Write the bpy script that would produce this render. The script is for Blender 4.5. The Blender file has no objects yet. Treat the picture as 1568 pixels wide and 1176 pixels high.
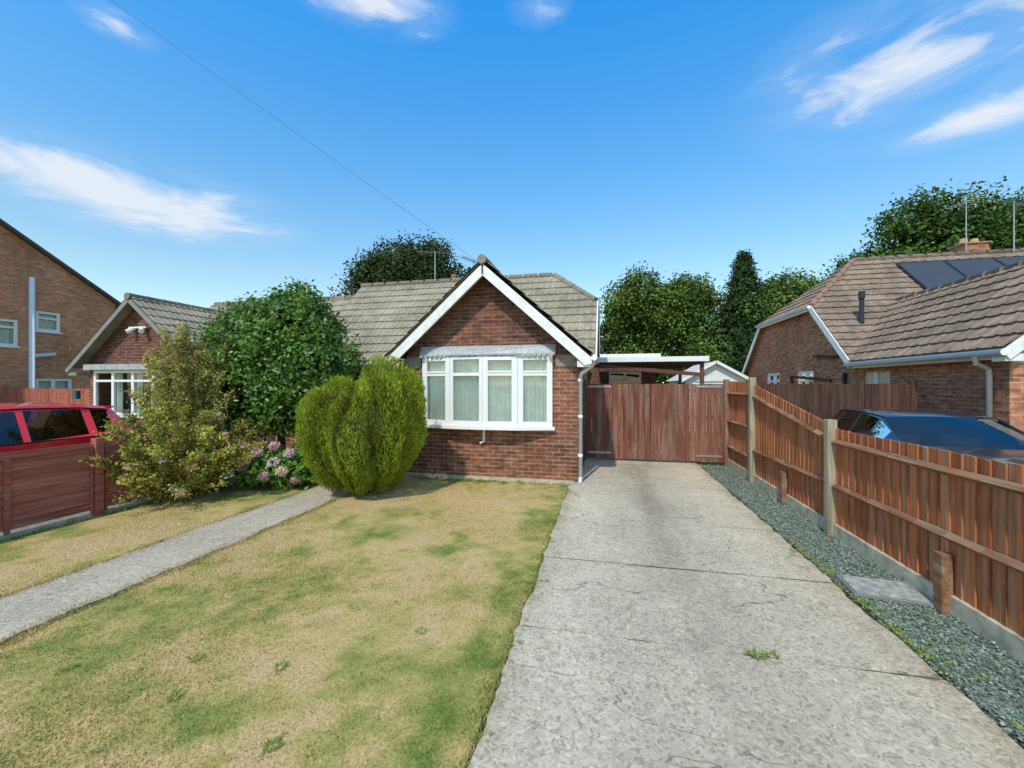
import bpy, bmesh, math, random
import numpy as np
from mathutils import Vector, Matrix
random.seed(7); rng=np.random.default_rng(11)
R=math.radians
scene=bpy.context.scene

# ------------------------------------------------------------ node helpers
def nd(t,typ,ins=None,**props):
    n=t.nodes.new(typ)
    for k,v in props.items(): setattr(n,k,v)
    for k,v in (ins or {}).items():
        s=n.inputs[k]
        if isinstance(v,bpy.types.NodeSocket): t.links.new(v,s)
        else: s.default_value=v
    return n
def C(c): return (c[0],c[1],c[2],1.0)
def mixc(t,f,a,b,blend='MIX'):
    n=nd(t,'ShaderNodeMix',data_type='RGBA',blend_type=blend)
    for i,v in ((0,f),(6,a),(7,b)):
        if isinstance(v,bpy.types.NodeSocket): t.links.new(v,n.inputs[i])
        else: n.inputs[i].default_value=v if i==0 else C(v)
    return n.outputs[2]
def math_(t,op,a,b=0.0,c=0.0,clamp=False):
    n=nd(t,'ShaderNodeMath',operation=op,use_clamp=clamp)
    for i,v in enumerate((a,b,c)):
        if isinstance(v,bpy.types.NodeSocket): t.links.new(v,n.inputs[i])
        else: n.inputs[i].default_value=v
    return n.outputs[0]
def ramp(t,f,stops,interp='LINEAR'):
    n=nd(t,'ShaderNodeValToRGB',{0:f}); cr=n.color_ramp; cr.interpolation=interp
    while len(cr.elements)<len(stops): cr.elements.new(0.5)
    for e,(p,c) in zip(cr.elements,stops):
        e.position=p; e.color=C(c) if not isinstance(c,(int,float)) else (c,c,c,1)
    return n.outputs[0]
def mapping(t,vec,scale=(1,1,1),loc=(0,0,0)):
    return nd(t,'ShaderNodeMapping',{0:vec,'Scale':scale,'Location':loc}).outputs[0]
def noise(t,vec,scale,detail=4,rough=0.55,dist=0.0):
    return nd(t,'ShaderNodeTexNoise',{'Vector':vec,'Scale':scale,'Detail':detail,'Roughness':rough,'Distortion':dist}).outputs[0]
def newmat(name):
    m=bpy.data.materials.new(name); m.use_nodes=True
    t=m.node_tree; t.nodes.clear()
    out=nd(t,'ShaderNodeOutputMaterial')
    p=nd(t,'ShaderNodeBsdfPrincipled')
    t.links.new(p.outputs[0],out.inputs[0])
    return m,t,p,out
def setin(t,p,**kw):
    names={'col':'Base Color','rough':'Roughness','metal':'Metallic','spec':'Specular IOR Level','coat':'Coat Weight','normal':'Normal'}
    for k,v in kw.items():
        s=p.inputs[names[k]]
        if isinstance(v,bpy.types.NodeSocket): t.links.new(v,s)
        else: s.default_value=C(v) if k=='col' else v
def bump(t,h,strength=0.5,dist=0.01):
    return nd(t,'ShaderNodeBump',{'Height':h,'Strength':strength,'Distance':dist}).outputs[0]
def objc(t): return nd(t,'ShaderNodeTexCoord').outputs['Object']
def uvc(t): return nd(t,'ShaderNodeTexCoord').outputs['UV']

def plain(name,col,rough=0.5,metal=0.0,spec=0.5,var=0.12,vs=6.0,coat=0.0):
    m,t,p,o=newmat(name)
    n=noise(t,objc(t),vs,5 if var>.15 else 2)
    f=ramp(t,n,[(0.3,1-var),(0.7,1+var*0.4)])
    setin(t,p,col=mixc(t,1.0,col,f,'MULTIPLY'),rough=rough,metal=metal,spec=spec,coat=coat)
    return m
def brick(name,c1,c2,mortar,dark=0.6):
    m,t,p,o=newmat(name); uv=uvc(t)
    b=nd(t,'ShaderNodeTexBrick',{'Vector':uv,'Color1':C(c1),'Color2':C(c2),'Mortar':C(mortar),'Scale':1.0,
        'Mortar Size':0.006,'Mortar Smooth':0.15,'Bias':-0.1,'Brick Width':0.225,'Row Height':0.075})
    b.offset=0.5
    n2=noise(t,mapping(t,uv,(4.4,13.3,1)),1.0,1)
    big=noise(t,uv,0.9,4)
    fine=noise(t,uv,60,3)
    c=mixc(t,1.0,b.outputs[0],ramp(t,n2,[(0.3,dark),(0.5,1.0),(0.7,1.3)]),'MULTIPLY')
    c=mixc(t,1.0,c,ramp(t,big,[(0.3,0.72),(0.7,1.15)]),'MULTIPLY')
    c=mixc(t,0.6,c,ramp(t,fine,[(0.3,0.7),(0.7,1.2)]),'MULTIPLY')
    h=math_(t,'SUBTRACT',math_(t,'MULTIPLY',fine,0.3),b.outputs[1])
    setin(t,p,col=c,rough=0.9,spec=0.2,normal=bump(t,h,0.6,0.008))
    return m
def wood(name,c1,c2,grey,axis='z',greyamt=0.35):
    m,t,p,o=newmat(name); oc=objc(t)
    isl=nd(t,'ShaderNodeNewGeometry').outputs['Random Per Island']
    sc={'z':(22,22,1.3),'y':(22,1.3,22),'x':(1.3,22,22)}[axis]
    off=nd(t,'ShaderNodeCombineXYZ',{0:math_(t,'MULTIPLY',isl,37.0),1:math_(t,'MULTIPLY',isl,11.0),2:math_(t,'MULTIPLY',isl,23.0)}).outputs[0]
    v=nd(t,'ShaderNodeVectorMath',{0:oc,1:off},operation='ADD').outputs[0]
    g=noise(t,mapping(t,v,sc),1.0,5,0.65,0.6)
    sc2={'z':(5,5,.7),'y':(5,.7,5),'x':(.7,5,5)}[axis]
    blot=noise(t,mapping(t,v,sc2),1.0,4,.65,.5)
    c=mixc(t,isl,c1,c2)
    c=mixc(t,1.0,c,ramp(t,g,[(0.25,0.4),(0.5,0.95),(0.75,1.4)]),'MULTIPLY')
    gm=math_(t,'MULTIPLY',ramp(t,blot,[(0.46,0.0),(0.66,1.0)]),greyamt)
    c=mixc(t,gm,c,mixc(t,1.0,grey,ramp(t,g,[(0.3,0.55),(0.7,1.3)]),'MULTIPLY'))
    setin(t,p,col=c,rough=0.85,spec=0.2,normal=bump(t,g,0.5,0.006))
    return m
def tile_mat(name,c1,c2,moss):
    m,t,p,o=newmat(name); oc=objc(t)
    isl=noise(t,mapping(t,oc,(3.3,3.3,3.3)),1.3,2)
    c=mixc(t,ramp(t,isl,[(0.35,0.0),(0.65,1.0)]),c1,c2)
    sp=noise(t,oc,14,5,0.7)
    c=mixc(t,ramp(t,sp,[(0.5,0.0),(0.66,0.75)]),c,moss)
    bl=noise(t,oc,1.1,4,.6); c=mixc(t,1.0,c,ramp(t,bl,[(.35,.78),(.65,1.12)]),'MULTIPLY')
    fi=noise(t,oc,90,2)
    c=mixc(t,0.7,c,ramp(t,fi,[(0.3,0.6),(0.7,1.25)]),'MULTIPLY')
    setin(t,p,col=c,rough=0.95,spec=0.15,normal=bump(t,fi,0.3,0.004))
    return m
def leafmat(name,trans=0.3,gloss=0.0):
    m,t,p,o=newmat(name)
    a=nd(t,'ShaderNodeAttribute',attribute_name='Col').outputs[0]
    if gloss>0: setin(t,p,col=a,rough=.42,spec=gloss); base=p
    else: t.nodes.remove(p); base=nd(t,'ShaderNodeBsdfDiffuse',{0:a}); t.links.new(base.outputs[0],o.inputs[0])
    if trans>0:
        tr=nd(t,'ShaderNodeBsdfTranslucent',{0:mixc(t,1.0,a,(1.3,1.35,0.6),'MULTIPLY')})
        mx=nd(t,'ShaderNodeMixShader',{0:trans})
        t.links.new(base.outputs[0],mx.inputs[1]); t.links.new(tr.outputs[0],mx.inputs[2])
        t.links.new(mx.outputs[0],o.inputs[0])
    return m
def glassmat(name,tint=(0.93,0.97,0.95),refl=1.0):
    m,t,p,o=newmat(name); t.nodes.remove(p)
    fr=nd(t,'ShaderNodeFresnel',{0:1.5}).outputs[0]
    f=math_(t,'MULTIPLY_ADD',fr,refl,0.02,clamp=True)
    tr=nd(t,'ShaderNodeBsdfTransparent',{0:C(tint)}); gl=nd(t,'ShaderNodeBsdfGlossy',{0:(0.95,0.97,1,1),1:0.02})
    mx=nd(t,'ShaderNodeMixShader',{0:f}); t.links.new(tr.outputs[0],mx.inputs[1]); t.links.new(gl.outputs[0],mx.inputs[2])
    t.links.new(mx.outputs[0],o.inputs[0]); return m
# ---- lawn colour as a vegetation map (greenness by position), shared by turf sheet and blades
_lat=[rng.random((256,256)) for _ in range(8)]
def vnoise(x,y,s,k):
    x=x*s+17.3*k+60; y=y*s+9.1*k+60; xi=np.floor(x).astype(int); yi=np.floor(y).astype(int); fx=x-xi; fy=y-yi
    fx=fx*fx*(3-2*fx); fy=fy*fy*(3-2*fy); L=_lat[k]
    a=L[xi%256,yi%256];b=L[(xi+1)%256,yi%256];c=L[xi%256,(yi+1)%256];d=L[(xi+1)%256,(yi+1)%256]
    return (a*(1-fx)+b*fx)*(1-fy)+(c*(1-fx)+d*fx)*fy
def lawn_rgb(x,y):
    n=.22*vnoise(x,y*.8,1.1,0)+.25*vnoise(x,y,2.6,1)+.26*vnoise(x,y,6.5,2)+.17*vnoise(x,y,17,3)+.10*vnoise(x,y,38,4)
    g=(n-.5)*2.2+.35
    def blob(cx,cy,rx,ry,a): 
        d=((x-cx)/rx)**2+((y-cy)/ry)**2; return a*np.exp(-d)
    g+=blob(-2.3,6.1,1.35,.75,-.40)+blob(-1.6,4.5,.8,.5,.18)+blob(-.75,4.8,.30,2.6,.34)+blob(-3.2,4.2,.9,.5,-.08)
    g+=blob(-.8,2.2,.25,1.0,.25)+blob(-1.9,3.2,.7,.5,-.08)+blob(-5.6,6.6,1,.9,.30)+blob(-5.6,4.3,.9,1.0,-.18)+blob(-6.5,3.0,.5,1,.15)+blob(-2.2,7.3,2.0,.25,.32)+blob(-3.7,2.6,.6,1.0,.10)
    g=np.clip(g,0,1)
    stops=np.array([0,.28,.5,.75,1.0]); cols=np.array([[.62,.44,.235],[.57,.43,.185],[.45,.375,.135],[.29,.30,.085],[.17,.225,.05]])
    return np.stack([np.interp(g,stops,cols[:,i]) for i in range(3)],axis=-1)
def grass_ground():
    m,t,p,o=newmat('grass_ground'); oc=objc(t)
    fi=noise(t,mapping(t,oc,(1,1,0.2)),4,6,0.7)
    setin(t,p,col=ramp(t,fi,[(.35,(.30,.28,.10)),(.65,(.15,.19,.045))]),rough=1.0,spec=0.05); return m
def concrete(name,pale,dark,peb,scale=20.0,stain=True):
    m,t,p,o=newmat(name); oc=objc(t)
    wn=nd(t,'ShaderNodeTexNoise',{'Vector':oc,'Scale':14.0,'Detail':2.0})
    wv=nd(t,'ShaderNodeVectorMath',{0:wn.outputs[1],1:(0.07,0.07,0.0)},operation='MULTIPLY').outputs[0]
    ow=nd(t,'ShaderNodeVectorMath',{0:oc,1:wv},operation='ADD').outputs[0]
    n1=noise(t,oc,0.9,4,0.65,.4); n0=noise(t,mapping(t,oc,(1.6,.35,1)),1.4,4,.6,.3)
    n2=noise(t,ow,scale,4,0.7); n3=noise(t,oc,4.5,5,0.7)
    v=nd(t,'ShaderNodeTexVoronoi',{'Vector':ow,'Scale':scale*3.4,'Randomness':1.0})
    v2=nd(t,'ShaderNodeTexVoronoi',{'Vector':ow,'Scale':scale*1.3,'Randomness':1.0})
    base=mixc(t,ramp(t,n1,[(0.35,0.0),(0.65,1.0)]),pale,dark)
    base=mixc(t,ramp(t,n3,[(0.4,0.0),(0.7,0.6)]),base,mixc(t,1.0,base,(0.72,0.69,0.62),'MULTIPLY'))
    blob=ramp(t,n2,[(0.44,0.0),(0.62,1.0)])
    cl=ramp(t,n3,[(0.38,0.1),(0.6,1.0)])
    c=mixc(t,math_(t,'MULTIPLY',blob,math_(t,'MULTIPLY',cl,.6)),base,peb)
    peb2=ramp(t,v2.outputs['Distance'],[(0.2,1.0),(0.38,0.0)])
    sel=ramp(t,nd(t,'ShaderNodeSeparateColor',{0:v2.outputs['Color']}).outputs[0],[(0.68,0.0),(0.8,1.0)])
    c=mixc(t,math_(t,'MULTIPLY',math_(t,'MULTIPLY',peb2,sel),math_(t,'MULTIPLY',cl,.6)),c,(0.72,0.65,0.52))
    sp=nd(t,'ShaderNodeSeparateColor',{0:v.outputs['Color']}).outputs[1]
    c=mixc(t,0.62,c,mixc(t,1.0,c,ramp(t,sp,[(0.0,(0.42,0.39,0.36)),(0.25,(0.84,0.82,0.78)),(0.75,(1.08,1.06,1.0)),(1.0,(1.28,1.23,1.14))]),'MULTIPLY'))
    if stain:
        sx=nd(t,'ShaderNodeSeparateXYZ',{0:oc})
        ty=math_(t,'SUBTRACT',1.0,math_(t,'MULTIPLY',math_(t,'ABSOLUTE',math_(t,'SUBTRACT',sx.outputs[0],0.62)),1.3),clamp=True)
        st=math_(t,'MULTIPLY',ty,ramp(t,n0,[(0.35,0.25),(0.65,1.0)]))
        c=mixc(t,st,c,mixc(t,1.0,c,(0.60,0.59,0.58),'MULTIPLY'))
        ed=math_(t,'MULTIPLY',math_(t,'SUBTRACT',math_(t,'ABSOLUTE',math_(t,'SUBTRACT',sx.outputs[0],0.67)),1.08),4.0,clamp=True)
        c=mixc(t,math_(t,'MULTIPLY',ed,ramp(t,n3,[(0.4,0.1),(0.6,0.8)])),c,mixc(t,1.0,c,(0.52,0.50,0.38),'MULTIPLY'))
        cn=noise(t,mapping(t,oc,(.35,.9,1),(3.1,1.7,0)),1.0,5,.5)
        ck=ramp(t,math_(t,'ABSOLUTE',math_(t,'SUBTRACT',cn,.5)),[(0.0,1.0),(0.003,0.0)])
        c=mixc(t,math_(t,'MULTIPLY',ck,.7),c,(.12,.10,.07))
    h=math_(t,'ADD',n2,math_(t,'MULTIPLY',v.outputs['Distance'],-0.6))
    setin(t,p,col=c,rough=0.95,spec=0.15,normal=bump(t,h,0.45,0.006)); return m

# ------------------------------------------------------------ mesh builder
def empty(name,loc=(0,0,0)):
    e=bpy.data.objects.new(name,None); scene.collection.objects.link(e); e.empty_display_size=0.3; e.location=loc; return e
class MB:
    def __init__(s): s.v=[]; s.f=[]; s.sm=[]
    def add(s,vs,fs,smooth=False):
        o=len(s.v); s.v+= [tuple(x) for x in vs]; s.f+=[[i+o for i in f] for f in fs]; s.sm+=[smooth]*len(fs); return s
    def box(s,x0,x1,y0,y1,z0,z1):
        return s.add([(x0,y0,z0),(x1,y0,z0),(x1,y1,z0),(x0,y1,z0),(x0,y0,z1),(x1,y0,z1),(x1,y1,z1),(x0,y1,z1)],
          [(0,3,2,1),(4,5,6,7),(0,1,5,4),(1,2,6,5),(2,3,7,6),(3,0,4,7)])
    def poly(s,pts): return s.add(pts,[list(range(len(pts)))])
    def beam(s,p0,p1,w,h,up=(0,0,1),off=0):
        p0=Vector(p0);p1=Vector(p1);d=(p1-p0).normalized();up=Vector(up);sd=d.cross(up).normalized();u=sd.cross(d).normalized()
        vs=[]
        for p in (p0,p1):
            for a,b in ((-1,-1),(1,-1),(1,1),(-1,1)): vs.append(p+sd*a*w/2+u*b*h/2)
        return s.add(vs,[(0,1,2,3),(7,6,5,4),(0,4,5,1),(1,5,6,2),(2,6,7,3),(3,7,4,0)])
    def cyl(s,p0,p1,r0,r1=None,n=10,cap=True):
        r1=r0 if r1 is None else r1
        p0=Vector(p0);p1=Vector(p1);d=(p1-p0).normalized();a=Vector((0,0,1)) if abs(d.z)<.9 else Vector((1,0,0))
        sd=d.cross(a).normalized();u=sd.cross(d)
        vs=[]
        for p,r in ((p0,r0),(p1,r1)):
            for i in range(n):
                q=2*math.pi*i/n; vs.append(p+sd*math.cos(q)*r+u*math.sin(q)*r)
        s.add(vs,[(i,(i+1)%n,n+(i+1)%n,n+i) for i in range(n)],True)
        if cap: 
            o=len(s.v)-2*n; s.f+=[[o+i for i in range(n)],[o+n+i for i in range(n)]]; s.sm+=[False,False]
        return s
    def tube(s,pts,r,n=8):
        for a,b in zip(pts[:-1],pts[1:]): s.cyl(a,b,r,r,n)
        return s
    def slab(s,x0,x1,y0,y1,z0,z1,jit=.008,step=.06):
        pts=[]
        def edge(ax,ay,bx,by,nx,ny,j):
            L=math.hypot(bx-ax,by-ay); n=max(1,int(L/step)); off=0
            for i in range(n):
                off=off*.75+random.uniform(-j,j)*.6; q=i/n; o_=0 if i==0 else off
                pts.append((ax+(bx-ax)*q+nx*o_,ay+(by-ay)*q+ny*o_))
        edge(x0,y0,x1,y0,0,1,jit*.6);edge(x1,y0,x1,y1,1,0,jit*1.8);edge(x1,y1,x0,y1,0,1,jit*.6);edge(x0,y1,x0,y0,1,0,jit*1.8)
        n=len(pts); return s.add([(x,y,z1) for x,y in pts]+[(x,y,z0) for x,y in pts],[list(range(n))]+[(i,(i+1)%n,n+(i+1)%n,n+i) for i in range(n)])
    def build(s,name,mat,parent=None,bevel=0):
        me=bpy.data.meshes.new(name); me.from_pydata(s.v,[],s.f); me.validate(); me.update()
        if len(me.polygons)==len(s.sm): me.polygons.foreach_set('use_smooth',s.sm)
        uvl=me.uv_layers.new(name='UVMap'); data=np.zeros(len(me.loops)*2,dtype=np.float32)
        V=me.vertices
        for p in me.polygons:
            n=p.normal; ax=max(range(3),key=lambda i:abs(n[i]))
            for li in p.loop_indices:
                c=V[me.loops[li].vertex_index].co
                u,w=((c.y,c.z),(c.x,c.z),(c.x,c.y))[ax]
                data[2*li]=u+50; data[2*li+1]=w+50
        uvl.data.foreach_set('uv',data)
        me.materials.append(mat)
        o=bpy.data.objects.new(name,me); scene.collection.objects.link(o)
        if parent: o.parent=parent
        if bevel:
            b=o.modifiers.new('bevel','BEVEL'); b.width=bevel; b.segments=2; b.limit_method='ANGLE'
        return o
def unit(a): return a/np.maximum(np.linalg.norm(a,axis=1,keepdims=True),1e-6)
def quads(name,P,A,N,L,W,col,mat,parent=None,shape=0.5):
    n=len(P); A=unit(A); B=unit(np.cross(A,N)); L=np.broadcast_to(L,(n,))[:,None]; W=np.broadcast_to(W,(n,))[:,None]
    v=np.empty((n,4,3),dtype=np.float32)
    v[:,0]=P; v[:,1]=P+A*L*shape+B*W/2; v[:,2]=P+A*L; v[:,3]=P+A*L*shape-B*W/2
    me=bpy.data.meshes.new(name); me.vertices.add(4*n); me.vertices.foreach_set('co',v.ravel())
    me.loops.add(4*n); me.loops.foreach_set('vertex_index',np.arange(4*n,dtype=np.int32))
    me.polygons.add(n); me.polygons.foreach_set('loop_start',np.arange(0,4*n,4,dtype=np.int32))
    try: me.polygons.foreach_set('loop_total',np.full(n,4,dtype=np.int32))
    except Exception: pass
    me.update(calc_edges=True)
    if col is not None:
        at=me.color_attributes.new('Col','FLOAT_COLOR','POINT')
        c=np.ones((n,4,4),dtype=np.float32); c[:,:,:3]=np.clip(col,0.002,1)[:,None,:]; at.data.foreach_set('color',c.ravel())
    me.materials.append(mat); o=bpy.data.objects.new(name,me); scene.collection.objects.link(o)
    if parent: o.parent=parent
    return o
def crown(lobes,nper,lpc,cr,base,var=0.3,fill=0.15,low=-0.4,zsq=0.8):
    Ps=[];Ns=[];Cs=[]; tot=sum((l[3]*l[4]+l[4]*l[5]+l[3]*l[5]) for l in lobes)
    for l in lobes:
        k=int(nper*(l[3]*l[4]+l[4]*l[5]+l[3]*l[5])/tot)+1
        d=unit(rng.normal(size=(k*2,3))); d=d[d[:,2]>low][:k]; k=len(d)
        rad=rng.uniform(0.8,1.06,size=(k,1)); inner=rng.random((k,1))<fill; rad=np.where(inner,rng.uniform(.3,.8,size=(k,1)),rad)
        c=np.array(l[:3])+d*rad*np.array(l[3:6])
        csz=rng.uniform(0.6,1.4,size=(k,1,1))*cr
        off=np.clip(rng.normal(size=(k,lpc,3)),-1.7,1.7)*csz*np.array([1,1,zsq])
        P=(c[:,None,:]+off)
        nn=d[:,None,:]*0.7+rng.normal(size=(k,lpc,3))*0.6+np.array([0,0,.35])
        b=rng.uniform(1-var,1+var,size=(k,1,1))
        hue=rng.normal(size=(k,1,1))*0.12
        col=np.array(base)[None,None,:]*b*(1+np.concatenate([hue,0*hue,-hue],axis=2))*rng.uniform(0.75,1.25,size=(k,lpc,1))
        Ps.append(P.reshape(-1,3));Ns.append(nn.reshape(-1,3));Cs.append(col.reshape(-1,3))
    return np.concatenate(Ps),unit(np.concatenate(Ns)),np.concatenate(Cs)
def tree(name,lobes,base_pt,nper,lpc,cr,col,L,W,tr=0.2,mat=None,**kw):
    e=empty(name,(0,0,0))
    P,N,Cc=crown(lobes,nper,lpc,cr,col,**kw)
    A=np.cross(N,rng.normal(size=P.shape))
    quads('foliage',P,A,N,rng.uniform(.7,1.3,len(P))*L,rng.uniform(.7,1.3,len(P))*W,Cc,mat or LEAF,e)
    b=MB(); bp=Vector(base_pt)
    cx=sum(l[0] for l in lobes)/len(lobes); cy=sum(l[1] for l in lobes)/len(lobes); zb=min(l[2]-l[5]*.6 for l in lobes)
    fork=Vector((cx*.5+bp.x*.5,cy*.5+bp.y*.5,max(zb,bp.z+.3)))
    b.cyl(bp,fork,tr,tr*.75)
    for l in lobes:
        c=Vector(l[:3]); b.cyl(fork,c,tr*.45,tr*.15,8)
        for k in range(4):
            d=Vector((random.uniform(-1,1),random.uniform(-1,1),random.uniform(-.1,1))).normalized()
            b.cyl(c.lerp(fork,.35*random.random()),c+Vector((d.x*l[3],d.y*l[4],d.z*l[5]))*.85,tr*.15,tr*.04,6)
    b.build('trunk',BARK,e); return e

def tile_roof(name,pts,mat,parent,gauge=0.32,rib=0.16,up=0.03):
    p=[Vector(q) for q in pts]; U=(p[1]-p[0]).normalized(); n=(p[1]-p[0]).cross(p[2]-p[1]).normalized()
    if n.z<0: n=-n
    V=n.cross(U).normalized()
    if V.z<0: V=-V
    loc=[((q-p[0]).dot(U),(q-p[0]).dot(V)) for q in p]
    umin=min(a for a,b in loc); umax=max(a for a,b in loc); vmax=max(b for a,b in loc)
    prof=[(0,0.0),(.30,0.0),(.42,.016),(.58,.016),(.70,0.0)]
    us=[];hs=[]
    k=math.floor(umin/rib)
    while k*rib<umax+rib:
        for a,h in prof: us.append((k+a)*rib); hs.append(h)
        k+=1
    bm=bmesh.new(); v=0.0; ci=0
    while v<vmax:
        rows=[]; jit=[random.uniform(-.004,.006) for _ in range(len(us)//10+2)]
        for dv,h0,hr in ((0,-0.01,0),(0.0,up,1),(gauge,0.004,1)):
            rows.append([bm.verts.new((u,v+dv-(0.012+jit[i//10])*(h0>=up),h0+hr*h+(jit[i//10] if h0>=up else 0))) for i,(u,h) in enumerate(zip(us,hs))])
        for a,b in ((0,1),(1,2)):
            for i in range(len(us)-1):
                bm.faces.new((rows[a][i],rows[a][i+1],rows[b][i+1],rows[b][i]))
        v+=gauge; ci+=1
    cx=sum(a for a,b in loc)/len(loc); cy=sum(b for a,b in loc)/len(loc)
    m=len(loc)
    for i in range(m):
        a=Vector(loc[i]);b=Vector(loc[(i+1)%m]); d=(b-a).normalized(); nn=Vector((d.y,-d.x))
        if nn.dot(Vector((cx,cy))-a)>0: nn=-nn
        off=0.03 if (i==0) else 0.0
        g=bm.verts[:]+bm.edges[:]+bm.faces[:]
        bmesh.ops.bisect_plane(bm,geom=g,plane_co=(a.x+nn.x*off,a.y+nn.y*off,0),plane_no=(nn.x,nn.y,0),clear_outer=True)
    bv=[bm.verts.new((a,b,-0.015)) for a,b in loc]; bm.faces.new(bv)
    M=Matrix(((U.x,V.x,n.x,p[0].x),(U.y,V.y,n.y,p[0].y),(U.z,V.z,n.z,p[0].z),(0,0,0,1)))
    bm.transform(M); me=bpy.data.meshes.new(name); bm.to_mesh(me); bm.free(); me.materials.append(mat)
    o=bpy.data.objects.new(name,me); scene.collection.objects.link(o); o.parent=parent; return o
def ridge(name,p0,p1,mat,parent,r=0.1):
    b=MB(); p0=Vector(p0);p1=Vector(p1);L=(p1-p0).length;n=max(1,round(L/.42))
    for i in range(n):
        a=p0.lerp(p1,i/n);c=p0.lerp(p1,(i+1)/n-0.01); b.cyl(a,c,r*random.uniform(1,1.04),r*.95,12)
    return b.build(name,mat,parent)

def wall(b,axis,c,a0,a1,z0,z1,holes=(),reveal=0.1,inward=1):
    """flat wall at axis const; holes=(a0,a1,z0,z1)"""
    A=sorted({a0,a1}|{h[0] for h in holes}|{h[1] for h in holes}); Z=sorted({z0,z1}|{h[2] for h in holes}|{h[3] for h in holes})
    def P(a,z,d=0): return (a,c+d*inward,z) if axis=='y' else (c+d*inward,a,z)
    for i in range(len(A)-1):
        for j in range(len(Z)-1):
            am=(A[i]+A[i+1])/2; zm=(Z[j]+Z[j+1])/2
            if any(h[0]<am<h[1] and h[2]<zm<h[3] for h in holes): continue
            b.poly([P(A[i],Z[j]),P(A[i+1],Z[j]),P(A[i+1],Z[j+1]),P(A[i],Z[j+1])])
    for h in holes:
        for q in (((h[0],h[2]),(h[1],h[2])),((h[1],h[2]),(h[1],h[3])),((h[1],h[3]),(h[0],h[3])),((h[0],h[3]),(h[0],h[2]))):
            b.poly([P(*q[0]),P(*q[1]),P(*q[1],reveal),P(*q[0],reveal)])
def window(parent,axis,c,a0,a1,z0,z1,mull=(),trans=None,inward=1,sill=True,fr=0.055,curtain=True,depth=0.05):
    fm=MB(); gm=MB(); cm=MB()
    def bx(m,a,b_,z,zz,d0,d1):
        x,y=sorted((c+d0*inward,c+d1*inward))
        if axis=='y': m.box(a,b_,x,y,z,zz)
        else: m.box(x,y,a,b_,z,zz)
    d0=depth-0.03;d1=depth+0.04
    bx(fm,a0,a0+fr,z0,z1,d0,d1);bx(fm,a1-fr,a1,z0,z1,d0,d1)
    bx(fm,a0+fr,a1-fr,z0,z0+fr,d0,d1);bx(fm,a0+fr,a1-fr,z1-fr,z1,d0,d1)
    for m_ in mull: bx(fm,m_-fr*.6,m_+fr*.6,z0+fr,z1-fr,d0-.004,d1)
    if trans:
        ed=[a0+fr]+[q for m_ in mull for q in (m_-fr*.6,m_+fr*.6)]+[a1-fr]
        for i in range(0,len(ed),2): bx(fm,ed[i],ed[i+1],trans-fr*.4,trans+fr*.4,d0,d1)
    if sill: bx(fm,a0-.04,a1+.04,z0-.05,z0-.002,-0.06,d1)
    fm.build('window_frame',WHITE,parent,0.004)
    def P(a,z,d): return (a,c+d*inward,z) if axis=='y' else (c+d*inward,a,z)
    dg=depth+.01
    gm.poly([P(a0+.02,z0+.02,dg),P(a1-.02,z0+.02,dg),P(a1-.02,z1-.02,dg),P(a0+.02,z1-.02,dg)]); gm.build('window_glass',GLASS,parent)
    if curtain:
        n=int((a1-a0)/.03)
        for i in range(n):
            aa=a0+(a1-a0)*i/n; bb=a0+(a1-a0)*(i+1)/n
            if curtain=='sides' and (i*.03)%.65<.25: continue
            q0=.16+.02*math.sin(i*1.7); q1=.16+.02*math.sin((i+1)*1.7)
            cm.poly([P(aa,z0,q0),P(bb,z0,q1),P(bb,z1,q1),P(aa,z1,q0)])
        if cm.v: cm.build('curtain',CURTAIN,parent)
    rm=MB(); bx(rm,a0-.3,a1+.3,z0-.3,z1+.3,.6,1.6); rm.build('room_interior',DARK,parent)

# ------------------------------------------------------------ materials
LEAF=leafmat('foliage_leaf'); LEAFG=leafmat('glossy_leaf',0.25,0.45); PETAL=leafmat('petals',.2); FAR=leafmat('distant_leaf',0.0)
BARK=plain('bark',(0.10,0.075,0.05),0.9,var=0.4,vs=20)
WHITE=plain('white_upvc',(0.84,0.82,0.78),0.35,var=0.05)
PAINT=plain('white_paint_board',(0.82,0.79,0.73),0.5,var=0.14,vs=9)
GLASS=glassmat('window_glass',refl=.8); 
CURTAIN=plain('net_curtain',(0.90,0.90,0.78),0.9,var=0.12)
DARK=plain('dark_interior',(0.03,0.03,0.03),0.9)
LEAD=plain('lead_flashing',(0.42,0.43,0.42),0.5,var=0.3,vs=12)
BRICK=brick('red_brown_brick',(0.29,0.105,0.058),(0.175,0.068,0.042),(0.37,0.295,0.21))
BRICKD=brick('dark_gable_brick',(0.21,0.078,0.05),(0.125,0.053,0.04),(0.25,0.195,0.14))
BRICKR=brick('orange_brick',(0.50,0.19,0.095),(0.33,0.115,0.065),(0.44,0.35,0.26))
BRICKL=brick('pale_orange_brick',(0.66,0.26,0.13),(0.53,0.19,0.095),(0.50,0.38,0.27),0.8)
TILE=tile_mat('grey_concrete_tile',(0.36,0.31,0.225),(0.27,0.235,0.175),(0.44,0.40,0.28))
TILER=tile_mat('brown_concrete_tile',(0.31,0.225,0.16),(0.21,0.155,0.115),(0.37,0.31,0.23))
GATEW=wood('gate_timber',(0.16,0.056,0.034),(0.26,0.10,0.058),(0.31,0.20,0.14),'z',0.75)
FENCEW=wood('orange_fence_timber',(0.33,0.10,0.036),(0.49,0.17,0.064),(0.44,0.27,0.16),'z',0.7)
RAILW=wood('fence_rail_timber',(0.21,0.095,0.048),(0.28,0.13,0.066),(0.33,0.245,0.165),'y',0.8)
POSTW=wood('weathered_post',(0.34,0.285,0.18),(0.38,0.32,0.21),(0.46,0.42,0.33),'z',0.6)
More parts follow.
